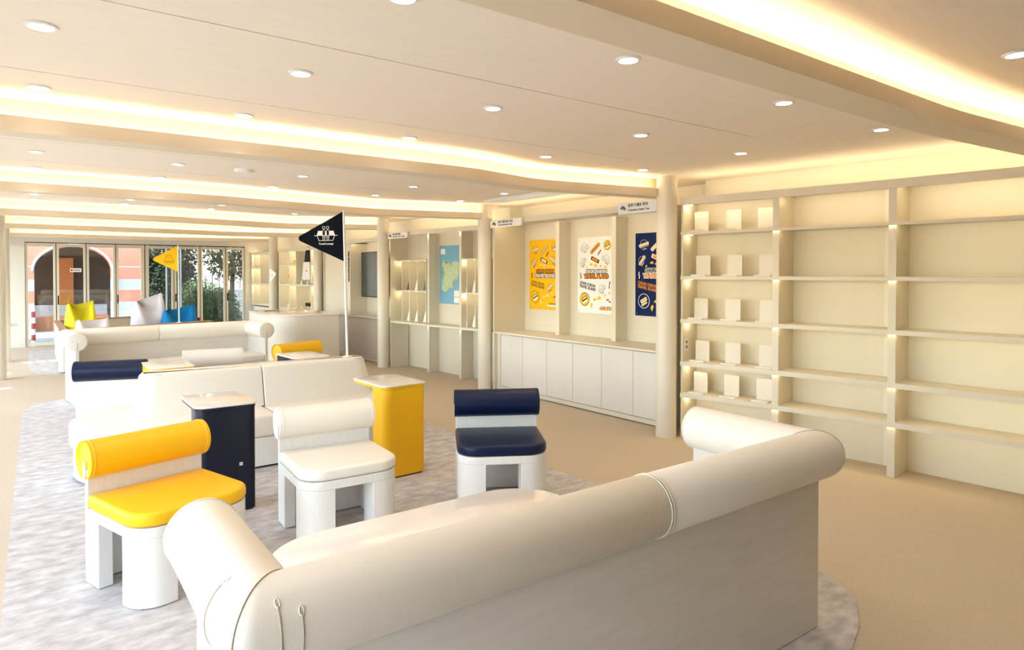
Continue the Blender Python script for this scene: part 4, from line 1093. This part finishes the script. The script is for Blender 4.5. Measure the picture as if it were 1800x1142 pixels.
for (x, y, z, rx, rz_, m, lb) in ((3.95, 20.9, .45, .45, .75, 'leaf', 'leafy green shrub outside the fifth glass door'), (4.6, 21.2, .5, .6, .75, 'leaf', 'rounded green shrub outside the sixth glass door'), (4.6, 24.0, .6, .9, .9, 'leaf', 'taller green shrub further back in the garden bed'), (5.7, 21.2, .05, .55, .4, 'leaf2', 'low dark shrub outside the seventh glass door'), (3.35, 22.9, .9, .4, 1.2, 'leaf2', 'tall dark shrub beside the striped building')):
    t = thing('shrub', lb, 'shrub', (x, y, -.019))
    bm = B(); leafball(bm, (0, 0, z), rx, rx * .8, rz_, 2600, .06); obj('foliage', bm, m, t, smooth=False)
    bm = B(); [cyl(bm, (0, 0, 0), (random.uniform(-.3, .3), random.uniform(-.2, .2), z + .2), .012, 6) for _ in range(5)]; obj('stem', bm, 'bark', t)
for (x, y, hh, lb) in ((6.15, 26.5, 4.2, 'dark tree in the garden, left one'), (7.6, 25.8, 4.4, 'dark tree in the garden, middle one'), (9.2, 26.6, 4.2, 'dark tree in the garden, right one'), (4.4, 28.5, 4.0, 'dark tree behind the shrubs by the striped building')):
    t = thing('tree', lb, 'tree', (x, y, -.019))
    bm = B(); cyl(bm, (0, 0, 0), (.1, 0, hh * .7), .11, 10, .06)
    for _ in range(6):
        a = random.uniform(0, 6.28); z = random.uniform(.35, .6) * hh; cyl(bm, (.05, 0, z), (.8 * math.cos(a), .8 * math.sin(a), z + .7), .035, 6, .015)
    obj('trunk', bm, 'bark', t)
    bm = B(); leafball(bm, (0, 0, hh * .66), 1.1, .9, hh * .36, 3000, .1); obj('crown', bm, 'leaf2', t, smooth=False)
bm = B(); box(bm, 3.5, 16, 30, 30.4, -.12, .95); tag(obj('rubble_wall', bm, 'rwht'), 'sunlit pale rubble wall at the back of the garden', 'wall')
for (x, y, rx, zc_, rz_, lb) in ((4.3, 29.0, 1.3, 1.2, 1.5, 'dark hedge tree at the back of the garden, left of the rubble wall'), (11.0, 27.6, 1.7, 1.9, 2.2, 'dark leafy tree at the right edge of the garden')):
    t = thing('tree', lb, 'tree', (x, y, -.019)); bm = B(); leafball(bm, (0, 0, zc_), rx, .8, rz_, 4200, .1); obj('crown', bm, 'leaf2', t, smooth=False)
    bm = B(); cyl(bm, (0, 0, 0), (0, 0, zc_), .09, 10); obj('trunk', bm, 'bark', t)
t = thing('railing', 'pale railing behind the rubble wall', 'railing', (9, 32, 0))
bm = B(); box(bm, 3, 18, 32, 32.06, 1.55, 1.62); obj('top_bar', bm, 'pale', t, world_co=True)
for i in range(50): bm = B(); box(bm, 3 + i * .3, 3.05 + i * .3, 32, 32.05, -.12, 1.55); obj('bar', bm, 'gry', t, world_co=True)
for k, x in enumerate((3.02, 3.38)):
    bm = B(); cyl(bm, (x, 20.3, -.1), (x, 20.3, 3.2), .022, 10); tag(obj('drain_pipe', bm, 'pale'), 'thin white pipe outside the fifth glass door, %s of two' % ('left', 'right')[k], 'pipe')
